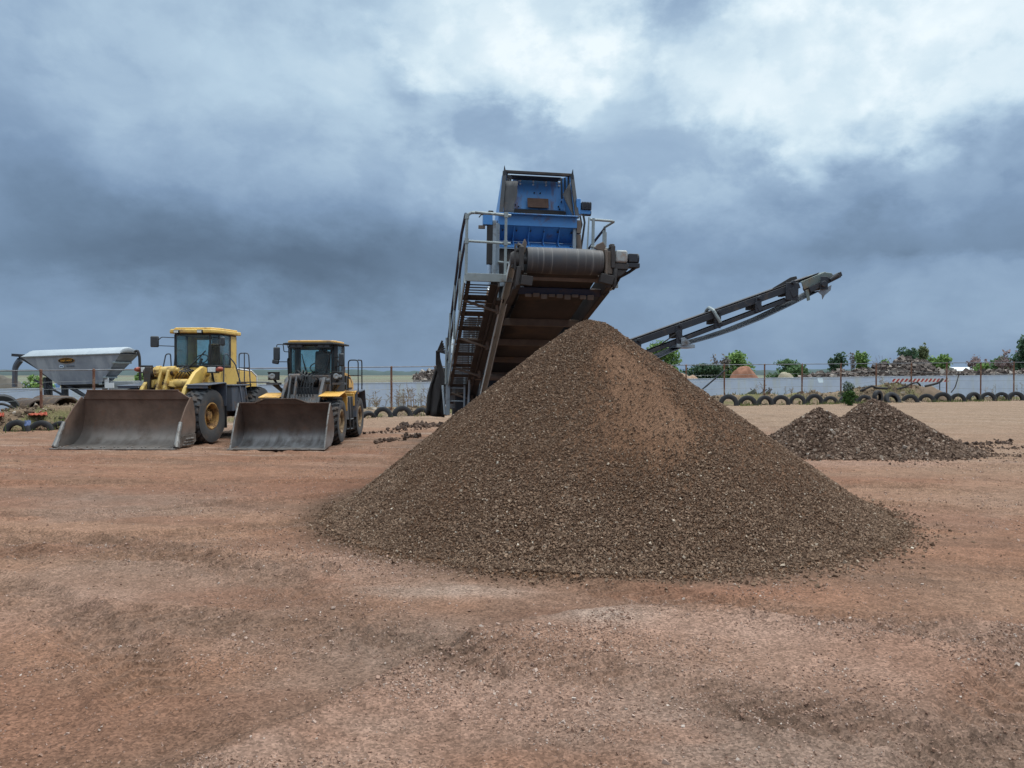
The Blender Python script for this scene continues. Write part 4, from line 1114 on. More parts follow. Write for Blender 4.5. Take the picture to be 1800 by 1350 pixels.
def screener():
    T = thing('screening_plant', 'blue and grey mobile screening plant with raised conveyor drum behind the big gravel pile', 'screening plant', (.82, 11.7, 0), R(8))
    T.rotation_euler = (0, R(1), R(8))
    Minv = (Matrix.Translation(T.location) @ T.rotation_euler.to_matrix().to_4x4()).inverted()
    mp = lambda px, py, D: Minv @ P(px, py, D)
    k = -.222
    wz = lambda v, w0=3.5: w0 + k * v
    # ---- main discharge conveyor
    cv = node('main_conveyor', T, (-.06, 0, 0))
    b = MB()
    for s in (-1, 1):
        b.bar((s * .70, .15, wz(.15, 3.52)), (s * .78, 8.5, wz(8.5, 3.52)), .07, .34)
        b.bar((s * .72, .3, wz(.3, 3.36)), (s * .78, 8.5, wz(8.5, 3.36)), .10, .05)
    b.build('conveyor_frame', M_mud2, cv, .01)
    b = MB(); n = 40
    pr = []
    for i in range(n + 1):
        a = PI / 2 + PI * i / n; pr.append((math.cos(a) * .17, math.sin(a) * .17 + 3.68))
    pr = [(8.6, wz(8.6, 3.83))] + pr + [(.9, wz(.9, 3.45)), (1.5, wz(1.5, 3.42)), (8.6, wz(8.6, 3.42))]
    rows = [[(x, p[0], p[1]) for p in pr] for x in (-.58, -.3, 0, .3, .51)]
    b.strip(rows); b.build('belt', M_bund, cv, solid=.015)
    b = MB(); b.lathe([(.001, -.615), (.185, -.615), (.193, -.59), (.196, -.3), (.199, 0), (.196, .3), (.193, .52), (.185, .545), (.001, .545)], (0, 0, 3.68), 'x', 64)
    b.tube((-.74, 0, 3.68), (.74, 0, 3.68), .06, 14); b.build('head_drum', drum_mat(), cv, smooth=40)
    # cross beams seen from below
    for v, h in ((2.1, .13), (3.45, .13), (4.85, .12), (6.3, .12)):
        b = MB(); b.box((0.06, v, wz(v, 3.36) - .0), (1.66, .1, h)); b.build('cross_beam', M_mud, cv, .01)
        if v < 4: 
            b = MB(); b.pipe([(.15, v + .5, wz(v, 3.42)), (.2, v + .35, wz(v, 3.4)), (.32, v + .3, wz(v, 3.44))], .02, 6); b.build('hose', M_fork, cv)
    b = MB(); b.box((.0, .22, 3.46), (1.22, .1, .1), Euler((.3, 0, 0)).to_matrix()); b.build('scraper_beam', M_mud, cv, .01)
    b = MB(); b.box((.02, .5, 3.28), (1.36, .06, .12), Euler((.4, 0, 0)).to_matrix())
    o = b.build('belt_scraper', M_navy, cv, .01)
    b = MB()
    for i in range(9): b.box((-.5 + .125 * i, .46, 3.2 + .012 * math.sin(i * 2.3)), (.1, .03, .05 + .015 * (i % 3)))
    b.build('scraper_finger', M_mud, o, .008)
    # drum bearings and guards
    b = MB(); b.prism([(-.14, 3.5), (.2, 3.42), (.24, 3.82), (.1, 3.92), (-.12, 3.86)], 'x', -.74, -.67)
    b.lathe([(.001, -.86), (.09, -.86), (.12, -.82), (.12, -.74)], (0, 0, 3.68), 'x', 16); b.tube((-.8, -.12, 3.5), (-.8, -.1, 3.9), .018, 8)
    b.box((-.63, -.1, 3.36), (.17, .16, .14), Euler((.1, .1, .1)).to_matrix()); b.tube((-.76, -.12, 3.28), (-.74, -.14, 3.56), .035, 8)
    for i in range(5): b.box((-.8 + .02 * i, -.05 + .03 * (i % 2), 3.56 + .08 * i), (.1, .07, .05), Euler((.2 * i, .3, .1 * i)).to_matrix())
    b.build('bearing_housing', M_mud2, cv, .012)
    b = MB(); b.prism([(-.69, 3.78), (-.63, 3.78), (-.615, 3.93), (-.645, 4.0), (-.68, 3.92)], 'y', -.03, .05); b.build('guide_plate', M_mud, cv, .01)
    b = MB(); b.prism([(.42, 3.885), (.46, 3.95), (.56, 4.0), (.60, 3.93), (.59, 3.8), (.53, 3.86)], 'y', -.05, .0); b.prism([(-.16, 3.46), (.22, 3.46), (.24, 3.85), (.05, 3.92), (-.14, 3.86)], 'x', .57, .61); b.prism([(-.1, 3.5), (.1, 3.52), (.12, 3.85), (-.08, 3.85)], 'x', .61, .70); b.build('drum_guard', M_mud, cv, .01)
    b = MB(); b.box((.70, .02, 3.76), (.06, .3, .34)); b.box((.69, -.05, 3.93), (.07, .1, .06)); b.box((.6, -.1, 3.42), (.2, .16, .14), Euler((.1, .2, 0)).to_matrix()); b.tube((.72, -.12, 3.3), (.74, -.13, 3.58), .03, 8)
    b.span((.70, -.1, 3.58), (.95, .16, 3.67)); b.prism([(.66, 3.58), (.95, 3.58), (.84, 3.48), (.68, 3.44)], 'y', -.08, .12); b.build('motor_mount', M_mud2, cv, .01)
    b = MB(); b.span((.74, -.12, 3.68), (.93, .16, 3.87)); b.build('gearbox', M_gbox, cv, .03)
    b = MB(); b.lathe([(.001, .93), (.09, .93), (.09, .95), (.075, .96), (.078, 1.1), (.085, 1.11), (.085, 1.13), (.001, 1.13)], (0, .02, 3.76), 'x', 18); b.span((.96, -.07, 3.7), (1.1, .1, 3.83)); b.span((.92, -.06, 3.62), (1.14, .1, 3.69)); b.build('hydraulic_motor', M_char, cv, .015)
    b = MB(); b.pipe([(1.08, 0, 3.62), (1.0, .05, 3.56), (.86, .1, 3.48), (.76, .18, 3.36), (.7, .4, 3.24)], .024, 7); b.pipe([(.94, 0, 3.56), (.86, .06, 3.48), (.78, .16, 3.3)], .02, 7); b.build('hose', M_fork, cv)
    # ---- screen box and feed chute
    sb = node('screen_box', T)
    b = MB(); v0 = 2.62
    b.span((-.80, v0 - .02, 4.71), (.68, v0 + .08, 4.9)); b.span((-.80, v0 - .12, 4.9), (.68, v0 + .08, 4.92))
    b.slab([(-.8, v0 + .05, 4.71), (.68, v0 + .05, 4.71), (.66, v0 + .36, 4.48), (-.79, v0 + .36, 4.48)], .03)
    b.slab([(-.79, v0 + .36, 4.48), (.66, v0 + .36, 4.48), (.65, v0 + .02, 4.33), (-.79, v0 + .02, 4.33)], .03)
    b.span((-.79, v0 - .01, 4.30), (.65, v0 + .04, 4.335))
    b.build('front_panel', M_blu, sb, .006)
    for i in range(6):
        x = -.78 + i * .287
        b = MB(); b.prism([(v0 + .02, 4.71), (v0 + .36, 4.48), (v0 + .03, 4.335), (v0 + .19, 4.48)], 'x', x - .008, x + .008); b.build('rib', M_blu, sb)
    b = MB()
    for i in range(6):
        for (vv, ww) in ((v0 + .17, 4.375), (v0 + .12, 4.63)): b.lathe([(.001, -.03), (.016, -.02), (.018, .02)], (-.7 + i * .26, vv - .02, ww + .01), 'y', 6)
    b.build('bolt', M_mud2, sb)
    b = MB(); b.span((-.76, v0 + .08, 3.2), (.66, v0 + 1.5, 4.3)); b.build('lower_housing', M_mud2, sb, .01)
    b = MB(); b.span((-.84, v0 - .02, 3.0), (-.77, v0 + .06, 4.74)); b.span((-.8, v0 - .03, 3.58), (-.35, v0 + .07, 3.68)); b.span((.62, v0 + .02, 3.2), (.68, v0 + .12, 4.72)); b.build('frame_post', M_galp, sb, .006)
    b = MB(); b.tube((-.8, v0 - .06, 4.02), (-.4, v0 - .06, 3.99), .025, 10); b.build('shaft', M_gal, sb)
    b = MB()
    for x in (-.48, -.2): b.span((x, v0 + .04, 3.72), (x + .03, v0 + .1, 4.28))
    b.build('bracing', M_mud, sb)
    # side walls of the box run back with the screen
    b = MB()
    b.prism([(v0 + .05, 4.75), (v0 + .05, 4.4), (4.0, 4.2), (4.0, 4.7)], 'x', -.86, -.815); b.prism([(v0 + .05, 4.75), (v0 + .05, 4.4), (4.0, 4.2), (4.0, 4.7)], 'x', .70, .745); b.build('side_wall', M_blu, sb, .006)
    # chute: side cheeks, blue back plate, top bar, rubber curtains
    for s, u0, u1 in ((-1, -.74, -.645), (1, .70, .645)):
        vs = [(u0, 2.7, 4.92), (u1, 3.0, 5.80), (u1 - s * .03, 3.7, 5.9), (u0, 3.9, 4.92)]
        b = MB(); b.slab(vs, .04 * s); b.build('chute_cheek', M_blu, sb, .005)
        b = MB(); b.bar(vs[0], vs[1], .07, .05); b.prism([(u1 - .03, 5.72), (u1 + .03, 5.72), (u1 + s * .015, 5.9)], 'y', 2.94, 3.0)
        for i in range(3): b.bar((u1 - s * (.05 + .05 * i), 3.05 + .1 * i, 5.78), (u1 - s * (.05 + .04 * i), 3.05 + .1 * i, 5.4), .03, .03)
        b.build('edge_bar', M_char, sb)
    b = MB(); b.slab([(-.42, 3.5, 5.22), (.62, 3.5, 5.22), (.6, 3.64, 5.83), (-.4, 3.64, 5.83)], -.03)
    for i in range(4):
        for d in (0, .06): b.lathe([(.001, -.03), (.02, -.025), (.022, .03)], (-.26 + .26 * i, 3.6, 5.79 - d), 'y', 7, 1)
    for (x, z) in ((.02, 5.56), (.14, 5.56), (-.36, 5.3), (-.3, 5.26), (.5, 5.3), (.56, 5.4), (.52, 5.25), (-.36, 5.4)): b.lathe([(.001, -.03), (.014, -.025), (.016, .03)], (x, 3.49 + (z - 5.22) * .22, z), 'y', 6, 2)
    b.build('back_plate', [M_blu2, M_lens, M_fork], sb, .004)
    b = MB(); b.slab([(-.13, 3.44, 5.24), (.29, 3.44, 5.24), (.29, 3.49, 5.43), (-.13, 3.49, 5.43)], .02); b.build('wear_patch', M_rustp, sb)
    b = MB(); b.bar((-.64, 3.02, 5.80), (.64, 3.02, 5.80), .08, .05); b.bar((-.6, 3.6, 5.86), (.62, 3.6, 5.86), .06, .05); b.span((-.5, 3.3, 5.815), (.5, 3.62, 5.825)); b.build('top_bar', M_mud2, sb, .006)
    b = MB(); b.span((-.7, 3.45, 4.92), (.66, 3.5, 5.2)); b.span((-.72, 2.75, 4.92), (.68, 3.9, 4.97)); b.build('chute_floor', M_mud2, sb)
    b = MB(); rows = []
    for j in range(7):
        t = j / 6; rows.append([(-.66 - .05 * t + .27 * q * (1 - .25 * t) + .015 * math.sin(j * 1.7 + q * 4), 2.9 - .16 * t + .02 * math.sin(q * 7 + j), 5.60 - .68 * t) for q in (0, .25, .5, .75, 1)])
    b.strip(rows); b.build('rubber_curtain', M_curt, sb, solid=.012)
    b = MB(); rows = []
    for j in range(7):
        t = j / 6; rows.append([(.60 + .07 * t - (.19 * (t / .35 if t < .35 else (1 - t) / .65 * .95 + .05)) * q, 2.92 - .15 * t - .05 * q, 5.60 - .72 * t + .02 * q) for q in (0, .33, .66, 1)])
    b.strip(rows); b.build('rubber_curtain', M_curt, sb, solid=.012)
    b = MB(); b.span((.7, 2.75, 5.0), (.78, 2.95, 5.3)); b.span((.74, 2.78, 5.02), (.98, 2.95, 5.1)); b.build('motor_bracket', M_blu, sb, .01)
    b = MB(); b.span((.80, 2.76, 5.1), (.99, 2.96, 5.24)); b.tube((.84, 2.86, 5.06), (1.0, 2.86, 5.06), .06, 10)
    for i in range(6): b.span((.81 + .03 * i, 2.75, 5.095), (.822 + .03 * i, 2.97, 5.25))
    b.build('vibrator_motor', M_char, sb, .008)
    b = MB(); b.pipe([(.84, 2.8, 5.02), (.86, 2.75, 4.85), (.82, 2.7, 4.6), (.78, 2.7, 4.3), (.76, 2.7, 3.9)], .02, 7); b.pipe([(.78, 2.8, 4.98), (.8, 2.72, 4.8), (.76, 2.7, 4.66)], .016, 7); b.build('hose', M_fork, sb)
    b = MB(); b.tube((.74, 2.66, 4.35), (.72, 2.64, 4.6), .045, 12); b.tube((.73, 2.66, 3.5), (.74, 2.66, 4.35), .06, 12); b.span((.68, 2.6, 4.62), (.76, 2.7, 4.86)); b.build('lift_ram', M_mud, sb)
    # raise column on the left
    b = MB(); b.tube((-.96, 2.45, 3.95), (-.96, 2.45, 4.72), .065, 14, 0); b.tube((-.98, 2.45, 3.42), (-.98, 2.45, 3.95), .032, 12, 1)
    b.span((-1.1, 2.38, 4.66), (-.93, 2.52, 4.86), 2); b.prism([(-1.04, 4.86), (-.9, 4.86), (-.92, 4.92), (-1.0, 4.92)], 'y', 2.4, 2.5, 0); b.box((-1.12, 2.44, 4.62), (.12, .05, .06), None, 3); b.pipe([(-1.08, 2.4, 4.84), (-1.14, 2.38, 4.83), (-1.18, 2.38, 4.78)], .012, 6, 0)
    b.span((-.93, 2.4, 3.4), (-.86, 2.5, 4.75), 4)
    b.build('raise_column', [M_fork, M_chr, M_blu, M_mud, M_galp], T, .006)
    # ---- walkway and rails
    wk = node('walkway', T)
    sl = -.333
    ww = lambda v: 3.4 + sl * (v - .5)
    ul = lambda v: -1.545 + .012 * v
    ur = lambda v: -1.06 + .008 * v
    b = MB(); b.span((-1.55, .48, 3.395), (-.78, .53, 3.52)); b.span((-1.55, .53, 3.49), (-.8, .72, 3.515)); b.build('platform', M_gal, wk, .004)
    # slotted plank: bars with open slots in groups
    b = MB(); v = .62; g = 0
    while v < 6.5:
        for i in range(4):                                         # bars either side of three or four slots
            b.slab([(ul(v), v, ww(v)), (ur(v), v, ww(v)), (ur(v), v + .035, ww(v + .035)), (ul(v), v + .035, ww(v + .035))], .005); v += .095
        b.slab([(ul(v), v, ww(v)), (ur(v), v, ww(v)), (ur(v), v + .2, ww(v + .2)), (ul(v), v + .2, ww(v + .2))], .005); v += .26; g += 1
    for u_, w_ in ((ul, .06), (ur, .10)):
        b.bar((u_(.55) + (.04 if u_ is ul else -.04), .55, ww(.55) - .005), (u_(6.6) + (.04 if u_ is ul else -.04), 6.6, ww(6.6) - .005), w_, .05)
    b.build('slotted_tread', M_mud2, wk)
    b = MB(); b.bar((ul(.5) - .02, .5, ww(.5) + .03), (ul(6.6) - .02, 6.6, ww(6.6) + .03), .022, .14); b.build('outer_stringer', M_gal, wk)
    b = MB(); b.bar((ur(.5) + .03, .5, ww(.5) + .02), (ur(6.6) + .03, 6.6, ww(6.6) + .02), .03, .22); b.bar((ur(1) + .12, 1, ww(1) - .05), (ur(6.6) + .12, 6.6, ww(6.6) - .05), .12, .05); b.build('inner_stringer', M_mud2, wk)
    for v in (1.15, 2.75, 4.35, 6.0):
        b = MB(); z = ww(v) - .03
        b.bar((ul(v) + .02, v, z), (ur(v) + .08, v + .06, z - .16), .05, .04); b.bar((ul(v) + .2, v + .06, z - .01), (ur(v) + .08, v + .1, z - .02), .05, .04); b.bar((ur(v) + .08, v + .03, z), (ur(v) + .1, v + .08, z - .2), .05, .05); b.build('bracket', M_mud, wk, .006)
    hr = []
    b = MB(); b.pipe(round_path([(-1.54, .52, 3.5), (-1.54, .52, 4.47), (-1.12, .56, 4.47), (-.84, .6, 4.46)], .12), .024, 9); b.tube((-1.54, .52, 4.02), (-.84, .6, 4.02), .02, 9); b.tube((-.92, .56, 3.5), (-.92, .56, 4.46), .022, 9)
    for (x, z) in ((-1.54, 4.4), (-1.54, 4.02), (-.92, 4.02), (-.92, 4.46)): b.lathe([(.001, -.04), (.034, -.04), (.034, .04), (.001, .04)], (x, .52 if x < -1 else .56, z), 'z', 10)
    b.build('handrail', M_gal, wk)
    b = MB(); o_ = -1.58
    b.pipe([(o_ + .02, .52, 4.44), (o_, 1.1, ww(1.1) + 1.02), (o_ + .08, 6.5, ww(6.5) + 1.02)], .024, 8); b.pipe([(o_ + .02, .52, 4.02), (o_, 1.1, ww(1.1) + .55), (o_ + .08, 6.5, ww(6.5) + .55)], .021, 8); b.build('handrail', M_navy, wk)
    b = MB()
    for v in (1.6, 2.9, 4.2, 5.5): b.tube((o_ + .02, v, ww(v)), (o_ + .02, v, ww(v) + 1.02), .022, 8)
    b.build('rail_post', M_gal, wk)
    # right-hand platform rail
    b = MB(); b.tube((.60, 1.02, 3.5), (.60, 1.02, 4.57), .026, 9); b.tube((.985, 1.77, 3.5), (.985, 1.77, 4.56), .03, 9); b.tube((1.02, 1.8, 3.5), (1.02, 1.8, 4.5), .02, 9)
    b.pipe(round_path([(.55, 1.02, 4.55), (.98, 1.08, 4.55), (.99, 1.77, 4.58)], .08), .022, 9); b.tube((.56, 1.0, 4.1), (.9, 1.06, 4.08), .018, 8); b.tube((.5, 1.0, 4.0), (.52, 1.0, 4.58), .014, 8)
    b.build('handrail', M_gal, wk)
    b = MB(); b.tube((.98, 1.74, 4.55), (.64, 3.2, 3.9), .022, 8); b.build('handrail', M_navy, wk)
    b = MB(); b.span((.66, .50, 3.37), (.90, .56, 3.49)); b.span((.62, .6, 3.36), (.88, 1.9, 3.385)); b.build('platform', M_gal, wk, .004)
    # galvanised channel beside the belt, running down to the chassis
    b = MB(); b.bar((-.80, .12, 3.68), (-.84, 4.3, 1.38), .10, .03); b.bar((-.755, .12, 3.66), (-.795, 4.3, 1.36), .015, .10); b.bar((-.845, .12, 3.66), (-.885, 4.3, 1.36), .015, .10); b.build('support_channel', mat('pale_channel', (.55, .58, .57), .5, .2, (.42, .45, .44), 4, .7, ST(128, 112, 98), 3, .15), cv, .006)
    b = MB(); b.tube((-.9, 3.6, 2.9), (-.86, 5.0, 2.0), .07, 12, 0); b.tube((-.92, 2.3, 3.5), (-.9, 3.6, 2.9), .035, 10, 1); b.span((-.98, 4.9, 1.86), (-.78, 5.1, 2.06), 2); b.tube((-.95, 4.95, 1.9), (-.2, 4.95, 1.9), .07, 10, 2); b.build('lift_ram', [M_galp, M_chr, M_mud], cv)
    b = MB(); b.bar((-1.0, 3.3, 3.1), (-.95, 6.6, 1.0), .04, .05); b.tube((-1.02, 5.2, 1.0), (-1.0, 5.0, 2.8), .02, 8); b.bar((-.75, 4.2, 2.6), (-.62, 6.8, .9), .12, .2); b.build('strut', M_galp, cv)
    # ---- lower body: ladder frame, rubber skirt, chassis, tracks
    lb = node('chassis', T)
    b = MB(); b.bar((-1.5, 5.56, 1.05), (-1.5, 5.56, 2.46), .085, .07, (0, 1, 0)); b.bar((-1.42, 5.6, 2.4), (-1.4, 6.2, 3.0), .05, .05); b.tube((-1.46, 5.56, 1.36), (-1.12, 5.56, 1.36), .016, 7); b.tube((-1.46, 5.56, 1.65), (-1.12, 5.56, 1.65), .016, 7); b.bar((-1.14, 5.56, 1.2), (-1.14, 5.56, 1.9), .04, .04)
    b.bar((-1.56, 5.6, 1.06), (-1.62, 5.7, 1.7), .03, .05); b.build('ladder', M_galp, lb, .006)
    b = MB(); rows = []
    for j in range(9):
        t = j / 8; w_ = .22 + .14 * t; c_ = -1.62 - .10 * t + .12 * max(0, .4 - t)
        rows.append([(c_ + w_ * (q - .5) * 1.25 + .02 * math.sin(j + 6 * q), 7.3 + .1 * math.sin(q * 9), 2.15 - 1.2 * t - .05 * q) for q in (0, .2, .4, .6, .8, 1)])
    b.strip(rows); b.build('rubber_skirt', M_fork, lb, solid=.04)
    b = MB()
    for i in range(6): b.pipe([(-1.58 + .02 * i, 6.9, 2.75 - .06 * i), (-1.68 + .03 * math.sin(i), 7.0, 2.5), (-1.6 - .02 * i, 7.1, 2.2), (-1.5, 7.0, 1.9 - .1 * i)], .025, 6)
    b.build('hose_bundle', M_fork, lb)
    b = MB(); b.span((-.95, 4.4, .75), (.95, 12.5, 1.1)); b.span((-1.3, 6.2, 1.1), (.9, 12.2, 1.9)); b.span((-.9, 9.5, 1.9), (.9, 13.5, 2.9)); b.prism([(-.9, 1.9), (-.9, 3.4), (.9, 3.4), (.9, 1.9)], 'y', 7.7, 9.4)
    b.build('body', M_char, lb, .02)
    for s in (-1, 1):
        b = MB(); pr = [(5.0, .1), (4.85, .4), (5.0, .7), (5.2, .78), (9.6, .78), (9.85, .6), (9.9, .4), (9.6, .06), (5.2, .02)]
        b.prism(pr, 'x', s * .75, s * 1.15)
        for i in range(26): b.span((s * .72, 5.1 + .17 * i, .77), (s * 1.18, 5.19 + .17 * i, .81))
        b.build('track', M_mud2, lb, .02)
    b = MB(); b.tube((-1.3, 6.3, 1.2), (-1.3, 6.6, .05), .06, 10); b.box((-1.35, 6.6, .04), (.35, .35, .08)); b.build('outrigger', M_char, lb, .01)
    # ---- side conveyor reaching out to the right
    sc = node('side_conveyor', T)
    L = lambda x0, y0, x1, y1, t, D0=20.0, D1=20.0: mp(x0 + (x1 - x0) * t, y0 + (y1 - y0) * t, D0 + (D1 - D0) * t)
    far = Vector((.05, .72, 0))
    b = MB()
    for o in (Vector((0, 0, 0)), far):
        b.bar(L(1108, 606, 1404, 501, -.42) + o, L(1108, 606, 1404, 501, 1) + o, .07, .17); b.bar(L(1136, 621, 1400, 521, -.4) + o, L(1136, 621, 1400, 521, 1) + o, .07, .1)
    b.build('conveyor_frame', M_char, sc, .008)
    for px, py0, py1 in ((1122, 598, 630), (1194, 572, 604), (1262, 548, 577), (1333, 524, 549), (1392, 497, 528)):
        b = MB(); a = mp(px, py0, 19.94); c_ = mp(px - 1, py1, 19.94)
        w = .16 if px < 1390 else .34
        b.bar(a, c_, w, .05, (0, 1, 0)); b.bar(mp(px - 4, (py0 + py1) / 2 + 4, 19.97), mp(px + 4, (py0 + py1) / 2, 19.97), .14, .25); b.bar((a + c_) / 2, (a + c_) / 2 + far * 1.05, .12, .14); b.tube(a, a - Vector((0, .1, 0)), .05, 10)
        b.build('idler_bracket', M_char, sc, .01)
    b = MB(); q = [(1060, 668), (1100, 652), (1150, 629), (1180, 616), (1211, 601), (1250, 589), (1290, 575), (1340, 555), (1390, 532), (1440, 508)]
    b.strip([[mp(x, y + 2.5 * math.sin(PI * min(1, max(0, (x - 1190) / 250))), 19.98) + far * f + Vector((0, 0, .09 * f - .05 - .03 * math.sin(PI * f))) for f in (0, .3, .6, .95)] for x, y in q]); b.build('return_belt', mat('return_rubber', ST(104, 108, 116), .7, 0, ST(92, 95, 102), .6, .5), sc, solid=.02)
    b = MB(); b.strip([[L(1108, 597, 1404, 492, t) + far * f - Vector((0, 0, .05 * math.sin(PI * f))) for f in (.02, .3, .6, .98)] for t in (-.42, 0, .33, .66, 1, 1.12)]); b.build('carry_belt', M_belt, sc, solid=.02)
    b = MB(); e = (L(1108, 606, 1404, 501, 1) - L(1108, 606, 1404, 501, 0)).normalized(); up = Vector((-e.z, 0, e.x)).normalized()
    h0 = mp(1410, 502, 19.93)
    def hp(a, c_, d=0): return h0 + e * a + up * c_ + Vector((0, d, 0))
    b.slab([hp(0, -.12), hp(.84, -.02), hp(.82, .05), hp(.68, .12), hp(0, .08)], -.04); b.slab([hp(.0, .08), hp(.68, .12), hp(.7, .13, .8), hp(.02, .1, .8)], .02); b.slab([hp(.02, -.14), hp(.12, -.14), hp(.06, -.42), hp(-.02, -.42)], -.03); b.build('head_guard', mat('weathered_guard', ST(118, 128, 124), .55, .2, ST(98, 106, 102), 3, .8, ST(128, 112, 92), 2.5, .35), sc, .012)
    b = MB(); b.bar(hp(.12, -.17, -.02), hp(.98, -.06, -.02), .1, .14); b.tube(hp(.5, -.16, -.05), hp(.5, -.16, .8), .12, 16); b.span(hp(.34, -.24, -.12), hp(.66, .0, -.06)); b.tube(hp(.46, -.14, -.18), hp(.46, -.14, -.05), .08, 12); b.tube(hp(.66, -.1, -.1), hp(.9, -.04, -.1), .05, 10); b.slab([hp(.94, -.12, -.02), hp(1.03, -.1, -.02), hp(1.03, .01, -.02), hp(.94, .0, -.02)], .05); b.build('head_drum', M_char, sc, .01)
    b = MB(); b.slab([hp(-.42, .12, .7), hp(.28, .17, .7), hp(.28, .25, .7), hp(.12, .27, .7), hp(-.42, .16, .7)], .03); b.bar(hp(-.4, .0, .7), hp(-.4, .16, .7), .03, .03); b.build('side_guard', M_mud2, sc, .006)
    b = MB(); b.slab([hp(.32, -.28, .0), hp(.72, -.24, .0), hp(.66, -.36, .0), hp(.46, -.44, .0), hp(.38, -.52, .0), hp(.4, -.40, .0)], .03); b.build('belt_scraper', M_galp, sc, .006)
    b = MB(); b.pipe(round_path([mp(1240, 553, 20.72), mp(1241, 546, 20.7), mp(1246, 541, 20.5), mp(1253, 545, 19.9), mp(1262, 560, 19.86), mp(1266, 567, 19.86)], .05), .045, 8); b.build('belt_arch', M_gal, sc)
    b = MB(); b.slab([mp(1197, 594, 19.88), mp(1203, 593, 19.88), mp(1214, 602, 19.88), mp(1208, 606, 19.88), mp(1198, 607, 19.88)], .03); b.span(mp(1190, 611, 19.9), mp(1206, 607, 20.6)); b.build('belt_guide', M_galp, sc, .006)
    b = MB(); b.pipe([mp(1160, 606, 19.95), mp(1172, 598, 19.93), mp(1186, 588, 19.93), mp(1195, 587, 19.95)], .018, 6); b.build('hose', M_fork, sc)
    b = MB(); b.span((.5, 7.8, 1.4), (1.4, 8.7, 2.4)); b.build('hinge_frame', M_char, sc, .02)
    return T


screener()
# ------------------------------------------------------------------ fence, wall, tyres
M_post = mat('rusty_post', ST(122, 84, 66), .8, .1, ST(92, 62, 50), 5, .8, ST(168, 150, 130), 4, .35)
M_rail = mat('fence_rail', ST(120, 124, 130), .5, .4, ST(98, 92, 90), 3, .7)
M_wire = mat('fence_wire', ST(120, 124, 126), .5, .5)
M_wall = mat('blue_wall_paint', ST(192, 203, 220), .75, 0, ST(174, 186, 206), 1.2, .8, ST(190, 196, 196), 1.6, .34, .05, 20, True)
M_old = mat('old_tyre', ST(40, 41, 45), .8, 0, ST(54, 53, 54), 3, .8, ST(96, 86, 78), 2.4, .18, .25, 25)
gz = lambda x, y: float(ground_z(np.array([x]), np.array([y]))[0])


def wire_run(b, pts, zs, sag=0):
    for z in zs:
        for (x0, y0, g0, _), (x1, y1, g1, _) in zip(pts[:-1], pts[1:]):
            b.pipe([(x0, y0, z), (x1, y1, z)], .012, 4)


def fence(name, label, xs_px, top0, top1, extra_left=0, extra_right=0):
    T = thing(name, label, 'fence', (0, 0, 0), 0, 'fences on the bank behind the tyres')
    pos = []
    for px in xs_px:
        x = 5.0
        for _ in range(40):
            D = float(fence_y(x)); x = (px - 900) / F * D
        pos.append((x, D, px))
    g = random.Random(len(xs_px)); tops = []
    for x, D, px in pos:
        t = (px - xs_px[0]) / (xs_px[-1] - xs_px[0]); py = top0 + (top1 - top0) * t
        tops.append((x, D, CAMH + (660 - py) / F * D, px))
    T.location = (tops[0][0], tops[0][1], 0)
    O = Vector(T.location)
    for x, D, z, px in tops:
        b = MB(); lx = g.uniform(-.02, .02)
        b.pipe([Vector((x + lx, D, gz(x, D) - .3)) - O, Vector((x, D, z)) - O], .05, 8); b.lathe([(.001, .05), (.05, .03), (.06, -.05)], Vector((x, D, z)) - O, 'z', 8); b.build('post', M_post, T)
    b = MB(); pts = [Vector((x, D, z)) - O for x, D, z, px in tops]
    b.pipe(pts, .028, 6); b.build('rail', M_rail, T)
    b = MB()
    for f in (.32, .52, .75):
        b.pipe([p - Vector((0, 0, (z - gz(x, D)) * f)) for p, (x, D, z, px) in zip(pts, tops)], .007, 4)
    b.build('wire', M_wire, T)
    return tops


fence('post_and_rail_fence', 'rusty post and rail fence on the left, behind the loaders and tyres', [-150, -20, 72, 165, 255, 345, 437, 520, 605, 688, 765, 835], 653.5, 643.5)
fence('post_and_rail_fence', 'rusty post and rail fence on the right, behind the long tyre row', [1060, 1132, 1206, 1273, 1344, 1410, 1478, 1540, 1602, 1664, 1724, 1782, 1840, 1900], 643, 636)

b = MB(); a = P(1274, 651, 47.6); c = P(1228, 690, 47.6)
b.pipe([a, c], .05, 7); tag(b.build('brace_pole', M_char), 'dark slanting pole leaning against a fence post by the right slope of the big pile', 'pole')


def wall():
    pts = [(-300, 690, 37), (0, 685, 40), (330, 679, 43.5), (680, 673.5, 48), (1200, 667, 56), (1500, 663.5, 61), (1800, 659.5, 67), (2300, 653, 78)]
    b = MB(); rows = []
    for px, py, D in pts:
        p = P(px, py, D); rows.append([(p.x, D, -.3), (p.x, D, p.z), (p.x, D + .25, p.z), (p.x, D + .25, -.3)])
    b.strip(rows); o = b.build('boundary_wall', M_wall, None, 0, 0)
    tag(o, 'long low pale blue boundary wall beyond the fence', 'wall')
    b = MB(); rows = []
    for px, py, D in pts:
        p = P(px, py, D); rows.append([(p.x, D - .03, p.z + .003), (p.x, D - .03, p.z + .05), (p.x, D + .28, p.z + .05), (p.x, D + .28, p.z + .003)])
    b.strip(rows, close=True); b.build('coping', mat('wall_coping', ST(196, 204, 214), .8, 0, ST(176, 184, 196), 2, .8), o, 0, 0)


wall()


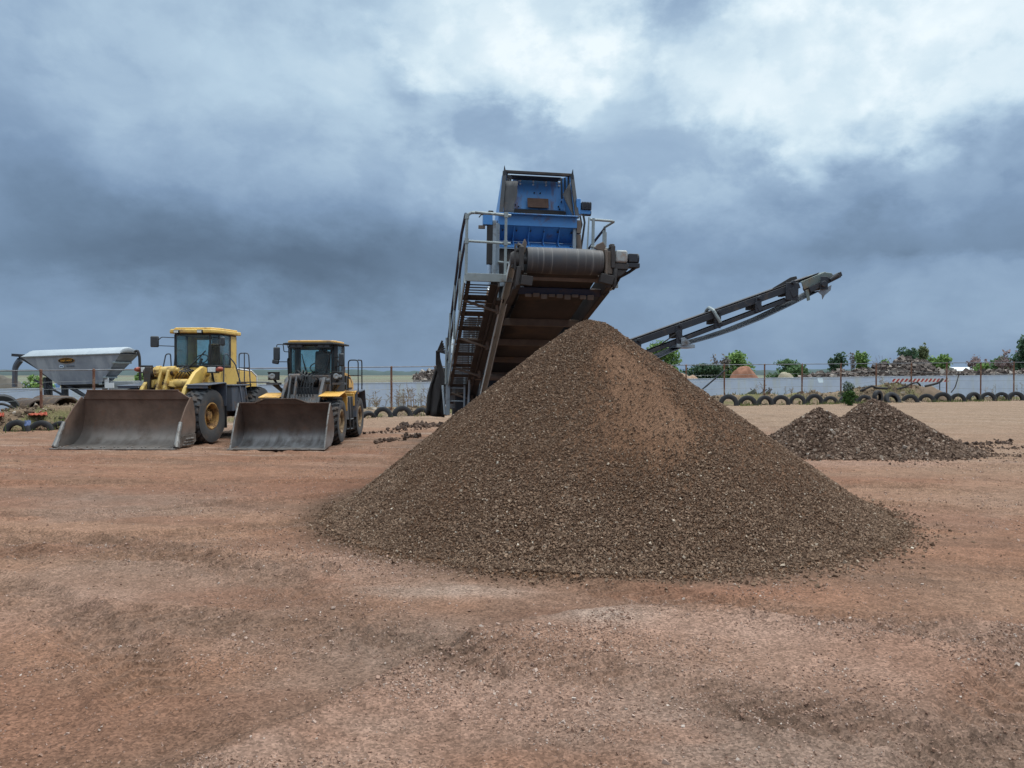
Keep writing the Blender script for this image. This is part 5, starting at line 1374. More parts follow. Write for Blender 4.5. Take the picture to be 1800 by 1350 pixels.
def tyre_proto(Rr, W, rim):
    b = MB()
    prof = [(rim, -W * .36), (rim + .02, -W * .45), (rim + (Rr - rim) * .5, -W * .5), (Rr * .95, -W * .45), (Rr * .985, -W * .38), (Rr * .99, -W * .2), (Rr * .965, -W * .19), (Rr * .965, -W * .14), (Rr, -W * .13), (Rr, W * .13), (Rr * .965, W * .14), (Rr * .965, W * .19), (Rr * .99, W * .2), (Rr * .985, W * .38),
            (Rr * .95, W * .45), (rim + (Rr - rim) * .5, W * .5), (rim + .02, W * .45), (rim, W * .36), (rim + .03, W * .34), (Rr - .06, W * .36), (Rr - .06, -W * .36), (rim + .03, -W * .34)]
    b.lathe(prof, (0, 0, 0), 'y', 40, closed=True)
    return b.build('tyre', M_old, None, smooth=45)


TYRES = [  # photo x, width, top y, base y, sink seen, yaw, tilt, label
    (29, 41, 738, 750, -8, 0, 'far left half-buried tyre beside a scrap of blue tarpaulin'),
    (72, 40, 739, 750, -6, 0, 'half-buried tyre on the far left, between the blue scrap and the big loader bucket'),
    (106, 36, 740, 750, 5, 0, 'half-buried tyre mostly hidden by the left end of the largest bucket'),
    (646, 30, 722, 737, 30, 18, 'slumped tyre half-buried just right of the smaller loader rear wheel'),
    (673, 34, 715, 735, 0, 0, 'half-buried tyre left of a fence post, second right of the smaller loader'),
    (707, 36, 713, 735, 6, 0, 'half-buried tyre arch right of a fence post between small loader and screening plant'),
    (741, 34, 716, 735, -4, 0, 'half-buried tyre arch just left of the black rubber skirt of the plant'),
    (772, 32, 722, 736, 10, 0, 'half-buried tyre behind the black rubber skirt of the plant'),
    (1281, 34, 693, 714, 0, 0, 'half-buried tyre touching the right slope of the big pile'),
    (1314, 34, 695, 714, 0, 0, 'half-buried tyre below the leaning grey sheet, second from the big pile'),
    (1345, 29, 695, 713, 14, 0, 'half-buried tyre with torn tread under the pile of scrap by a fence post'),
    (1373, 31, 694, 712, 0, 0, 'half-buried tyre with green weeds at its foot, fourth from the big pile'),
    (1402, 29, 693, 710, -6, 0, 'half-buried tyre under the pale fence post, fifth from the big pile'),
    (1432, 30, 692, 711, 0, 0, 'tall half-buried tyre right above the left peak of the small stone heap'),
    (1460, 27, 696, 711, 0, 0, 'low half-buried tyre left of the round green bush'),
    (1491, 32, 693, 711, 6, 0, 'half-buried tyre hidden partly by the round green bush'),
    (1520, 26, 694, 708, 0, 0, 'low brownish half-buried tyre right of the round green bush'),
    (1543, 25, 686, 707, 52, 0, 'tyre set nearly edge on above the right peak of the small stone heap'),
    (1569, 30, 689, 710, 24, -22, 'nearly whole tyre leaning back with its round hole showing'),
    (1600, 29, 693, 707, 0, 0, 'half-buried tyre below the left end of the red and white board'),
    (1629, 28, 692, 706, -5, 0, 'half-buried tyre below the middle of the red and white board'),
    (1657, 30, 689, 706, 0, 0, 'large half-buried tyre below the right end of the red and white board'),
    (1684, 26, 691, 705, 0, 0, 'half-buried tyre below the thin bent branch'),
    (1712, 26, 689, 705, 18, 0, 'half-buried tyre turned slightly sideways, right of the thin bent branch'),
    (1737, 26, 689, 704, 0, 0, 'half-buried tyre fourth from the right edge of the photo'),
    (1761, 24, 689, 703, -4, 0, 'half-buried tyre third from the right edge, left of a pale post'),
    (1786, 28, 688, 704, 4, 0, 'wide half-buried tyre at the right edge, below black stalks'),
]


def tyres():
    proto = None
    for i, (px, w, ty, by, yaw, tilt, lab) in enumerate(TYRES):
        x = (px - 900) / F * 40
        for _ in range(40):
            D = float(fence_y(x)) - 1.35; x = (px - 900) / F * D
        if proto is None: o = proto = tyre_proto(.5, .27, .27)
        else: o = proto.copy(); COL.objects.link(o)
        Rr = w / F * D / 2 * 1.02
        s = Rr / .5; gg = random.Random(i * 7 + 1); tilt += gg.uniform(-5, 5); yaw += gg.uniform(-7, 7)
        zt = CAMH + (660 - ty) / F * D
        o.location = (x, D, zt - Rr * (1 if abs(tilt) < 20 else .97)); o.scale = (s, s, s)
        view = -math.atan2(x, D)
        o.rotation_euler = (R(tilt), R(gg.uniform(-9, 9)), view * .55 + R(yaw))
        tag(o, lab, 'tyre', 'old tyres half buried along the fence')


tyres()

# ------------------------------------------------------------------ odds and ends on the bank
def red_board():
    m, t, bs = base_mat('red_white_stripes')
    tc = t.new('ShaderNodeTexCoord'); sx = t.new('ShaderNodeSeparateXYZ'); t.l.new(tc.outputs['Object'], sx.inputs[0])
    u = t.math('SUBTRACT', sx.outputs[0], t.math('MULTIPLY', sx.outputs[2], 1.1))
    f = t.math('GREATER_THAN', t.math('FRACT', t.math('DIVIDE', u, .435)), .52)
    c = t.mix(f, ST(178, 50, 42), ST(222, 218, 210)); n = t.noise(tc.outputs['Object'], 5, 6, .6)
    t.put(bs.inputs['Base Color'], t.mix(t.mapr(n, .5, .7, 0, .4), c, ST(130, 110, 96))); bs.inputs['Roughness'].default_value = .5
    a = P(1569, 669, 53.5); c = P(1667, 668, 56.2)
    L = (c - a).length
    T = thing('barrier_board', 'red and white diagonally striped barrier board behind the fence', 'barrier', (a + c) / 2, math.atan2(c.y - a.y, c.x - a.x))
    b = MB(); b.span((-L / 2, -.02, -.12), (L / 2, .02, .12)); b.build('striped_board', m, T)
    for s in (-.7, .7):
        b = MB(); b.span((s * L / 2 - .03, .022, -1.1), (s * L / 2 + .03, .06, .1)); b.build('stake', M_char, T)


red_board()
b = MB(); b.slab([P(1437, 665, 59.3), P(1446, 665, 59.3), P(1447.5, 672.5, 59.25), P(1439, 672.5, 59.25)], .03)
tag(b.build('sheet', mat('white_sheet', ST(228, 240, 246), .4, 0, ST(210, 224, 234), 4, .6)), 'small white square sheet hung on the top of the blue wall', 'sheet')
b = MB(); b.slab([P(1304, 697, 49.6), P(1326, 684, 49.9), P(1330, 690, 50.3), P(1329, 698, 50.2)], .04)
tag(b.build('metal_sheet', mat('grey_sheet', ST(120, 128, 124), .6, .2, ST(96, 102, 98), 2, .8, ST(110, 90, 74), 3, .3)), 'bent grey metal sheet leaning on the bank above the tyres', 'metal sheet')
g = random.Random(3)
b = MB()
for i in range(9):
    p = P(1330 + 3 * i, 694 + g.uniform(-4, 2), 50 + g.uniform(0, .6)); b.bar(p, p + Vector((g.uniform(-.5, .5), .1, g.uniform(.1, .45))), .07, .05)
tag(b.build('scrap_heap', M_mud2), 'small tangle of rusty scrap bars on the bank right of the grey sheet', 'scrap')


def hose_piece(pts, r, label, D, m=M_fork, name='rubber_hose', cat='hose'):
    b = MB(); b.pipe(round_path([P(x, y, D + d) for x, y, d in pts], .6, 6), r, 8); tag(b.build(name, m), label, cat)


hose_piece([(1626, 679, 0), (1640, 676, 0), (1652, 672, 0), (1657, 666, .1)], .075, 'thick black rubber hose curving up beside the striped board', 52.8)
hose_piece([(1577, 684, 0), (1592, 680, 0), (1603, 674, 0), (1613, 672, .2), (1618, 678, .3)], .06, 'arched black rubber strip over the mound below the striped board', 53)
hose_piece([(1672, 690, 0), (1679, 681, 0), (1682, 671, 0), (1685, 660, .1)], .035, 'thin bent dark branch rising from the bank to the top of the wall', 54, M_mud2, 'branch', 'branch')
hose_piece([(1512, 687, 0), (1522, 683, 0), (1533, 678, 0), (1540, 682, .3), (1560, 683, .4)], .08, 'black rubber tread strip lying on the bank left of the mound', 52, M_fork, 'rubber_strip', 'rubber strip')

# left bank: culvert pipes, netting, tarp, poles
M_culv = mat('rusty_culvert', ST(88, 74, 66), .85, .05, ST(66, 56, 50), 3, .8, ST(118, 98, 80), 3, .4)
def culvert(px, py, D, Rr, L, yaw, label):
    T = P(px, py, D); b = MB(); pr = []
    n = 26
    for i in range(n): pr.append((Rr + .022 * math.cos(i * PI), -L / 2 + L * i / (n - 1)))
    b.lathe(pr + [(p[0] - .05, p[1]) for p in pr[::-1]], (0, 0, 0), 'x', 30, closed=True); b.lathe([(.001, -L / 2 + .1), (Rr - .04, -L / 2 + .1)], (0, 0, 0), 'x', 30)  # second lathe: added disc shutting the far end to keep the inside dark
    o = b.build('culvert_pipe', M_culv, None, loc=T); o.rotation_euler = (0, 0, R(yaw)); tag(o, label, 'pipe', 'rusty culvert pipes on the left bank')
culvert(96, 722, 32.0, .62, 2.6, -40, 'larger rusty corrugated pipe end right of the left fence post')
culvert(54, 722, 32.2, .5, 2.2, -42, 'smaller rusty corrugated pipe left of the fence post, half in the dirt')
b = MB(); b.lathe([(.62, -.2), (.62, .2), (.42, .2), (.42, -.2)], (0, 0, 0), 'y', 30, closed=True)
o = b.build('tyre', M_old, None, loc=P(3, 721, 31)); o.rotation_euler = (R(10), 0, R(30)); tag(o, 'dark tyre lying at the far left edge under a bent black strip', 'tyre')
hose_piece([(-10, 711, 0), (4, 710, 0), (14, 713, 0), (26, 719, .1), (36, 720, .2)], .05, 'bent black plastic strip over the tyre at the far left edge', 30.6, M_fork, 'plastic_strip', 'plastic strip')
b = MB(); b.bar(P(-40, 701, 36), P(14.5, 699.5, 36), .05, .16); b.tube(P(-25, 700, 36), P(-25, 712, 36), .03, 6); tag(b.build('beam', M_char), 'dark horizontal beam at the far left edge in front of the wall', 'beam')
M_net = mat('orange_netting', ST(178, 84, 58), .8, 0, ST(150, 76, 56), 8, .7)
def netting(px0, px1, py0, py1, D, label):
    b = MB(); n = 26; gg = random.Random(px0)
    for j in range(5):
        b.pipe([P(px0 + (px1 - px0) * i / n, py0 + (py1 - py0) * j / 4 + 1.6 * math.sin(i * .9 + j) * gg.uniform(.3, 1), D - .25 * j + .1 * math.sin(i)) for i in range(n + 1)], .022, 5)
    for i in range(n + 1): b.pipe([P(px0 + (px1 - px0) * i / n + gg.uniform(-.5, .5), py0 + (py1 - py0) * j / 4 + gg.uniform(-.6, .6), D - .25 * j) for j in range(5)], .016, 5)
    tag(b.build('safety_netting', M_net), label, 'netting', 'orange safety netting on the left bank')
netting(50, 82, 722, 729, 28.4, 'crumpled orange safety netting below the left fence post')
netting(-14, 6, 726, 731, 27.6, 'scrap of orange safety netting at the far left edge')
b = MB(); b.strip([[P(42 + 3.6 * i + 1.2 * math.sin(j), 739 + 2.4 * j + .8 * math.sin(i * 2), 26.0 - .12 * j + .1 * math.sin(i * 3 + j)) for i in range(4)] for j in range(5)])
tag(b.build('tarpaulin_scrap', mat('blue_tarp', ST(40, 56, 96), .6, 0, ST(70, 88, 124), 6, .7), solid=.01), 'scrap of blue tarpaulin between two half-buried tyres', 'tarpaulin')

# ------------------------------------------------------------------ grey feed bin
def text_mesh(body, size, m, parent, loc, rot, ext=.004, shear=0, bold=0, name='lettering', sx=1):
    cu = bpy.data.curves.new('t', 'FONT'); cu.body = body; cu.size = size; cu.extrude = ext; cu.shear = shear; cu.offset = bold; cu.align_x = 'CENTER'; cu.align_y = 'CENTER'
    o = bpy.data.objects.new('t', cu); COL.objects.link(o); bpy.context.view_layer.update()
    me = bpy.data.meshes.new_from_object(o.evaluated_get(bpy.context.evaluated_depsgraph_get())); bpy.data.objects.remove(o)
    me.materials.clear(); me.materials.append(m)
    n = bpy.data.objects.new(name, me); COL.objects.link(n); n.parent = parent; n.location = loc; n.rotation_euler = rot; n.scale = (sx, 1, 1)
    return n


def feed_bin():
    A = P(216, 660, 33); B = P(42, 660, 33.8); dx = A - B; L = math.hypot(dx.x, dx.y); yaw = math.atan2(dx.y, dx.x)
    T = thing('feed_bin', 'long grey steel feed bin on legs with pale rounded roof, behind the far left fence', 'feed bin', (B.x, B.y, 0), yaw)
    T.rotation_euler = (0, R(-1.6), yaw)
    M_bin = mat('bin_steel', ST(150, 159, 172), .45, .2, ST(128, 137, 152), 2, .8, ST(172, 178, 186), 2.4, .42, streak=True)
    M_bd = mat('bin_skirt', ST(66, 70, 78), .6, .2, ST(52, 55, 62), 2, .8)
    M_roof = mat('bin_roof', ST(168, 176, 182), .5, .1, ST(150, 158, 166), 3, .6)
    W = 1.25; zt = 2.76; zb = 1.5; zs = 1.28
    xl, xr = L * .30, L * .74                  # bottom ends
    b = MB()
    top = [(0, 0, zt), (L * .99, 0, zt), (L * .99, W, zt), (0, W, zt)]; bot = [(xl, .35, zb), (xr, .35, zb), (xr, W - .35, zb), (xl, W - .35, zb)]
    b.add(top + bot, [(0, 1, 5, 4), (2, 3, 7, 6), (3, 0, 4, 7)]); b.build('hopper', M_bin, T, 0, 0, solid=.02)
    b = MB(); b.slab([Vector(top[1]) + Vector((-.02, .03, -.01)), Vector(top[2]) + Vector((-.02, -.03, -.01)), Vector(bot[2]) + Vector((-.02, -.03, 0)), Vector(bot[1]) + Vector((-.02, .03, 0))], .02); b.build('end_panel', mat('bin_steel_shaded', ST(112, 119, 129), .5, .2, ST(92, 98, 108), 2, .8), T)  # same steel made darker: the shade on the end face is in its colour
    b = MB(); b.add([Vector(p) + Vector((0, 0, -.01)) for p in bot] + [(xl + .55, .7, zs), (xr - .1, .7, zs), (xr - .1, W - .7, zs), (xl + .55, W - .7, zs)], [(0, 1, 5, 4), (1, 2, 6, 5), (2, 3, 7, 6), (3, 0, 4, 7), (4, 5, 6, 7)]); b.build('skirt', M_bd, T, 0, 0)
    b = MB(); pr = [(-.03, zt - .03), (-.03, zt + .02), (.06, zt + .12), (.2, zt + .22), (.4, zt + .28), (W / 2, zt + .3), (W - .4, zt + .28), (W - .2, zt + .22), (W - .06, zt + .12), (W + .03, zt + .02), (W + .03, zt - .03)]
    rows = []
    for f, k in ((0, .05), (.02, .6), (.05, 1), (.975, 1), (.992, .85), (1.0, .2)): rows.append([(L * f - .05, y, zt + (z - zt) * k) for y, z in pr])
    b.strip(rows); b.build('roof', M_roof, T, solid=.02)
    # stepped ribs on the right sloping end
    for k in (.28, .52, .78, 1.0):
        x = L * .99 + (xr - L * .99) * k; z = zt + (zb - zt) * k; y = .35 * k
        b = MB(); b.bar((x - .02, y - .06, z - .02), (x - .02, W - y, z - .02), .16, .08); b.build('rib', M_gal, T, .01)
    b = MB(); b.pipe(round_path([(L * .98, W * .8, zt + .1), (L + .08, W * .8, zt + .16), (L + .16, W * .8, zt - .1), (L + .16, W * .8, 1.0)], .2), .06, 8); b.build('down_pipe', M_fork, T)
    # auger on the left end with its spout
    e0 = Vector((-.55, .5, zt + .05)); e1 = Vector((xl + 1.9, .5, .55))
    b = MB(); b.pipe([e0, e1], .085, 12); b.bar(e0 + (e1 - e0) * .3 + Vector((0, -.1, -.1)), e0 + (e1 - e0) * .42 + Vector((0, -.1, -.12)), .06, .05)
    b.box(e0 + Vector((-.1, 0, .06)), (.42, .3, .12), Euler((0, .1, 0)).to_matrix()); b.build('auger_tube', M_char, T)
    b = MB(); b.pipe(round_path([e0 + Vector((0, 0, -.15)), e0 + Vector((-.28, 0, -.45)), e0 + Vector((-.33, 0, -1.35))], .3), .14, 10, r2=.11); b.build('spout', M_sla, T)
    for (x, y) in ((xl - .75, .5), (xl + .05, .6), (xr - .05, .6), (xl - .75, W - .5), (xl + .05, W - .5), (xr - .05, W - .6)):
        b = MB(); b.span((x - .07, y - .07, -.2), (x + .07, y + .07, zb + .35 if x < xl else zb)); b.build('leg', M_char, T, .01)
    b = MB(); b.bar((xl - 1.3, .48, 1.75), (xl + 1.0, .48, .6), .06, .08); b.bar((xl - .75, .48, 1.0), (xl + .4, .48, .2), .05, .06); b.bar((xl - .8, .52, 1.6), (xl + .2, .52, .9), .05, .05); b.build('brace', M_char, T)
    b = MB(); b.lathe([(.001, .1), (.72, .1), (.72, 1.55), (.66, 1.58), (.001, 1.58)], (L * .9, 1.0, 0), 'z', 32)
    o = b.build('drum_tank', mat('tank_grey', ST(150, 156, 160), .6, .2, ST(124, 130, 134), 2, .8, ST(180, 184, 186), 3, .4, streak=True), T)
    b = MB(); b.span((L * .78, .3, 1.3), (L * .82, .34, 1.75)); b.span((L * .83, .1, 1.3), (L * .9, .14, 1.52)); b.build('control_box', M_wht, T)
    # badge: black oval, gold rim, slanted gold lettering
    tilt = math.atan2(.35, zt - zb)
    def on(x, z): k = (zt - z) / (zt - zb); return Vector((x, .35 * k - .03, z))
    M_or = mat('badge_gold', ST(226, 160, 62), .4, 0, ST(206, 140, 50), 9, .5); M_bk = mat('badge_black', ST(24, 22, 22), .4)
    c = on(L * .445, zt - .22); rot = (PI / 2 + tilt, 0, 0)
    def oval(name, a, h, m, p, off, parent):
        b = MB(); b.prism([(a * math.cos(2 * PI * i / 40), h * math.sin(2 * PI * i / 40)) for i in range(40)], 'z', off, off + .006); o = b.build(name, m, parent, 0, 0)
        if parent is T: o.location = p; o.rotation_euler = rot
        return o
    bd = oval('badge', .40, .125, M_or, c, 0, T); oval('badge_face', .388, .114, M_bk, None, .007, bd)
    text_mesh('FAST-WAY', .115, M_or, bd, (0, .0, .017), (0, 0, 0), .003, .2, .0015, 'lettering', 1.0)
    c2 = on(L * .445 - .3, zt - .47)
    lb = oval('company_badge', .12, .075, mat('badge_pale', ST(206, 224, 240), .4), c2, 0, T)
    text_mesh('R&S', .075, mat('badge_blue', ST(40, 80, 140), .4), lb, (0, 0, .01), (0, 0, 0), .003, 0, .004, 'lettering')
    tx = text_mesh('SILVANS', .085, mat('faded_lettering', ST(92, 104, 122), .6), T, on(L * .445 + .13, zt - .47), rot, .003, 0, .002, 'lettering', 1.25)


feed_bin()

# ------------------------------------------------------------------ beyond the wall: mounds, rubble, trees, hills
def mound(name, label, px0, px1, ptop, D, col, seed, cat='mound', deep=.7, peak=.45):
    x0 = (px0 - 900) / F * D; x1 = (px1 - 900) / F * D; h = CAMH + (660 - ptop) / F * D
    nx, ny = 60, 34; X, Y = np.meshgrid(np.linspace(x0, x1, nx), np.linspace(D - (x1 - x0) * deep / 2, D + (x1 - x0) * deep / 2, ny))
    u = (X - x0) / (x1 - x0); u = np.where(u < peak, u / peak * .5, .5 + (u - peak) / (1 - peak) * .5)
    w = np.abs(Y - D) / ((x1 - x0) * deep / 2)
    r = np.clip(1 - np.hypot((u - .5) * 2, w), 0, 1)
    Z = h * np.sin(np.minimum(1, r * 1.06) * PI / 2) ** 1.15 * (.76 + .48 * fbm(X * 1.3, Y * 1.3, 5, seed)) + ground_z(X, Y, False) * 0 - .02 * (r <= 0)
    i = np.arange(ny - 1)[:, None] * nx + np.arange(nx - 1)[None]
    o = npmesh(name, np.stack([X, Y, Z], -1).reshape(-1, 3), np.stack([i, i + 1, i + nx + 1, i + nx], -1).reshape(-1), 4, gravel_like(col), smooth=True)
    tag(o, label, cat); return o


def gravel_like(col): return mat('earth_%d_%d_%d' % tuple(int(c * 255) for c in col), col, .95, 0, tuple(c * .7 for c in col), 1.2, .7, tuple(c * .6 for c in col), 2.5, .3, .5, 6)


mound('earth_mound', 'red brown earth mound behind the wall, left of the pale mound', 1268, 1352, 647, 82, ST(150, 104, 82), 201)
mound('gravel_mound', 'pale grey green gravel mound behind the wall', 1352, 1415, 654, 84, ST(160, 150, 128), 202)
mound('earth_mound', 'low tan earth mound just right of the pale gravel mound', 1400, 1452, 659, 86, ST(166, 146, 122), 203)
mound('earth_mound', 'low tan earth mound behind the wall by the right slope of the big pile', 1168, 1252, 659.5, 84, ST(162, 132, 108), 204)
mound('earth_mound', 'dark brown earth bank beyond the wall left of the feed bin', -140, 78, 653, 70, ST(98, 92, 84), 205, deep=.35)
mound('rubble_heap', 'dark heap of rubble beyond the wall, left of the screening plant', 722, 830, 653, 80, ST(104, 92, 84), 206)
mound('earth_mound', 'grey brown mound under the bin at the left fence', 30, 118, 705, 33.2, ST(146, 122, 100), 207)
mound('earth_mound', 'weathered dirt mound under the striped board', 1545, 1690, 678, 54.6, ST(126, 106, 88), 208, deep=.35)

M_rub2 = island_mat('rubble_chunk', [(0, ST(70, 60, 56)), (.45, ST(104, 92, 86)), (.75, ST(128, 116, 108)), (.94, ST(150, 139, 130)), (1, ST(176, 168, 160))], scale=3)
def rubble(name, label, prof, D, n, s0, seed, dep=7):
    g = np.random.default_rng(seed); xs = [(p[0] - 900) / F * D for p in prof]; zs = [max(0.05, CAMH + (660 - p[1]) / F * D) for p in prof]
    nx, ny = 120, 24; X, Y = np.meshgrid(np.linspace(xs[0], xs[-1], nx), np.linspace(D - dep * .5, D + dep * .5, ny))
    Hf = lambda x, y: np.interp(x, xs, zs) * np.clip(1 - (np.abs(y - D) / (dep * .5)) ** 1.5, 0, 1) * (.8 + .4 * fbm(x * .8, y * .8, 4, seed))
    i = np.arange(ny - 1)[:, None] * nx + np.arange(nx - 1)[None]
    o = npmesh(name, np.stack([X, Y, Hf(X, Y) - .05], -1).reshape(-1, 3), np.stack([i, i + 1, i + nx + 1, i + nx], -1).reshape(-1), 4, gravel_like(ST(108, 98, 92)), smooth=False)
    tag(o, label, 'rubble heap')
    x = g.uniform(xs[0], xs[-1], n); y = D - dep * .5 * g.uniform(-.35, 1, n); s = s0 * np.exp(np.clip(g.normal(0, .55, n), -1, 1.15))
    tag(stones('rubble', np.stack([x, y, Hf(x, y) + s * .1], 1), s, M_rub2, seed, .55, o), kind='stuff')
rubble('rubble_heap', 'long grey heap of broken concrete beyond the wall on the right', [(1408, 662), (1440, 657), (1500, 655), (1532, 650), (1550, 641), (1580, 638), (1615, 640), (1640, 648), (1668, 654), (1720, 656), (1780, 655), (1810, 650), (1850, 646), (1900, 655)], 76, 7000, .2, 41)
rubble('rubble_heap', 'distant dark rubble left of the screening plant above the wall', [(728, 663), (740, 657), (760, 654), (790, 655), (840, 660)], 78, 900, .2, 42, 5)

b = MB(); pr = [(-1.2, 0), (-1.2, .5), (-.9, .95), (0, 1.15), (.9, .95), (1.2, .5), (1.2, 0)]
a = P(1668, 652.5, 130); c = P(1702, 652, 130)
rows = [[(a.x + (c.x - a.x) * f, 130 + 1.6 * q[0], a.z - .4 + .95 * q[1]) for q in pr] for f in (0, .25, .5, .75, 1)]
b.strip(rows); b.span((a.x + .05, 128.3, 0), (c.x - .05, 131.7, a.z - .41)); tag(b.build('storage_shed', M_wht, smooth=0), 'distant white curved roof beyond the rubble heap', 'shed')
b = MB()
for i in range(5): b.span((-52 + i * 1.6, 74 + (i % 2) * .5, 0), (-50.7 + i * 1.6, 75.4, 1.05 + .1 * (i % 3)))
tag(b.build('container_row', mat('blue_drums', ST(70, 110, 165), .5, 0, ST(120, 150, 185), 1.5, .7), bevel=.05), 'blue bins beyond the wall at the far left edge', 'bin')

M_bark = mat('bark', ST(92, 80, 70), .9, 0, ST(70, 60, 54), 3, .8)
M_bark2 = mat('pale_bark', ST(140, 124, 116), .9, 0, ST(112, 98, 92), 3, .8)
LEAF = {}
def leaf_mat(key, a, b_):
    if key not in LEAF: LEAF[key] = island_mat('leaf_' + key, [(0, tuple(x * .55 for x in a)), (.5, a), (1, b_)], .6, trans=.3, scale=1)
    return LEAF[key]


def limbs(b, p, d, l, r, lv, g, tips, spread=.6):
    q = p + d * l; m = p + d * l * .5 + Vector((g.uniform(-1, 1), g.uniform(-1, 1), 0)) * l * .05
    b.pipe([p, m, q], r, 5 if lv > 1 else 4, 0, r * .6)
    if lv <= 0: tips.append(q); return
    for _ in range(g.choice((2, 3, 3))):
        nd = (d + Vector((g.uniform(-1, 1), g.uniform(-1, 1), g.uniform(-.25, .6))) * spread).normalized()
        limbs(b, p + d * l * g.uniform(.5, 1), nd, l * g.uniform(.6, .82), r * .6, lv - 1, g, tips, spread)


def tree(label, px0, px1, pt, D, key, a, b_, n=1800, seed=1, bare=False, name='tree', leaf=.2, group='trees beyond the wall', pb=None, stretch=.8):
    g = random.Random(seed); gn = np.random.default_rng(seed)
    cx = ((px0 + px1) / 2 - 900) / F * D; w = (px1 - px0) / F * D; h = CAMH + (660 - pt) / F * D; zb = 0
    T = thing(name, label, name.replace('_', ' '), (cx, D, zb), 0, group)
    b = MB(); tips = []
    if bare:
        k = 2 if w > h * .8 else 1
        for i in range(k + 1):
            limbs(b, Vector((w * .28 * (i - k / 2), 0, -.1)), Vector((g.uniform(-.15, .15), 0, 1)).normalized(), h * .34, .05 + .006 * h, 4, g, tips, .55)
        v = np.array(b.v); zmax = v[:, 2].max(); xm = np.abs(v[:, 0]).max()
        b.v = [(p[0] * w * .5 / xm, p[1] * w * .5 / xm, p[2] * h / zmax) for p in b.v]
        b.build('trunk', M_bark2, T, smooth=0); 
        if n:
            q = np.array([(t[0] * w * .5 / xm, t[1] * w * .5 / xm, t[2] * h / zmax) for t in tips]); q = q[gn.integers(0, len(q), n)] + gn.normal(0, .15, (n, 3))
            leaves('crown', q, leaf, leaf_mat(key, a, b_), gn, T)
        return T
    for i in range(3):
        limbs(b, Vector((w * .12 * (i - 1), 0, -.1)), Vector((g.uniform(-.3, .3), g.uniform(-.2, .2), 1)).normalized(), h * .32, .04 + .012 * h, 2, g, tips, .6)
    b.build('trunk', M_bark, T, smooth=0)
    pts = []
    nl = 15
    for i in range(nl):
        t = g.uniform(0, 1); zc = h * (.22 + .62 * t); rw = w * .5 * (1 - .75 * max(0, t - .3) ** 1.3) * g.uniform(.25, .75)
        ang = g.uniform(0, 2 * PI); c = np.array([math.cos(ang) * rw, math.sin(ang) * rw * stretch, zc])
        rr = np.array([w * g.uniform(.12, .24), w * g.uniform(.12, .22), h * g.uniform(.10, .2)])
        rr[2] = min(rr[2], h - zc)
        d = gn.normal(size=(n // nl, 3)); d /= np.linalg.norm(d, axis=1)[:, None]
        pts.append(c + d * rr * gn.uniform(.45, 1.08, (n // nl, 1)))
    pts = np.concatenate(pts); x0, x1 = np.percentile(pts[:, 0], (1.5, 98.5)); z1 = np.percentile(pts[:, 2], 99)
    pts[:, 0] = (pts[:, 0] - (x0 + x1) / 2) * w / (x1 - x0); pts[:, 2] = np.maximum(pts[:, 2] * h / z1, .15)
    leaves('crown', pts, leaf, leaf_mat(key, a, b_), gn, T)
    return T


def leaves(name, pts, size, m, gn, parent, up=0):
    n = len(pts); a = gn.normal(size=(n, 3)); a[:, 2] += up; a /= np.linalg.norm(a, axis=1)[:, None]
    c = gn.normal(size=(n, 3)); c = np.cross(a, c); c /= np.linalg.norm(c, axis=1)[:, None]
    s = size * gn.uniform(.6, 1.4, (n, 1))
    V = np.stack([pts - a * s, pts - c * s * .5, pts + a * s, pts + c * s * .5], 1).reshape(-1, 3)
    return npmesh(name, V, np.arange(n * 4), 4, m, parent)


G1 = (ST(122, 154, 88), ST(160, 188, 112)); G2 = (ST(98, 128, 86), ST(126, 152, 104)); G3 = (ST(76, 104, 80), ST(102, 126, 94)); G4 = (ST(126, 136, 98), ST(154, 160, 116))
tree('bright green tree showing under the side conveyor at the right slope of the big pile', 1128, 1192, 604, 92, 'bright', *G1, 2600, 1)
tree('dark green spreading bush behind the slanting brace pole', 1204, 1268, 641, 92, 'dark', *G3, 2200, 2, name='bush')
tree('tall bright green tree over the red brown mound', 1258, 1318, 621, 96, 'bright', *G1, 2800, 3)
tree('grey leafless tree against the left of the bright green tree', 1250, 1284, 625, 94, 'grey', ST(120, 112, 108), ST(140, 132, 128), 160, 4, True)
tree('mid green bush behind the pale gravel mound', 1354, 1420, 634, 98, 'mid', *G2, 2600, 5, name='bush')
tree('dark pointed green tree at the left end of the long rubble heap', 1456, 1490, 624, 100, 'dark', *G2, 2200, 6)
tree('bare brownish tree between two green trees at the left of the rubble heap', 1488, 1506, 622, 102, 'grey', ST(120, 112, 108), ST(140, 132, 128), 60, 7, True)
tree('light green tree left of the bare grey trees', 1502, 1534, 621, 100, 'bright', *G1, 2000, 8)
tree('bare grey tree with thin upright branches, left of the two behind the rubble peak', 1530, 1560, 622, 104, 'grey', ST(120, 112, 108), ST(140, 132, 128), 0, 9, True)
tree('bare grey tree with thin branches touching the dark green tree', 1556, 1586, 619, 104, 'grey', ST(120, 112, 108), ST(140, 132, 128), 40, 10, True)
tree('low light green bush in front of the bare grey trees', 1544, 1562, 634, 98, 'bright', *G1, 700, 11, name='bush')
tree('dark green tree just left of the tallest olive tree', 1578, 1612, 613, 100, 'dark', *G3, 2000, 12)
tree('tallest olive green tree behind the rubble peak', 1600, 1638, 611, 101, 'olive', *G4, 2400, 13)
tree('bright green bush at the right foot of the olive tree', 1628, 1670, 626, 97, 'bright', *G1, 2200, 14, name='bush')
tree('bare reddish tree behind the white roof', 1686, 1722, 627, 104, 'pinkish', ST(158, 138, 138), ST(178, 158, 156), 260, 15, True)
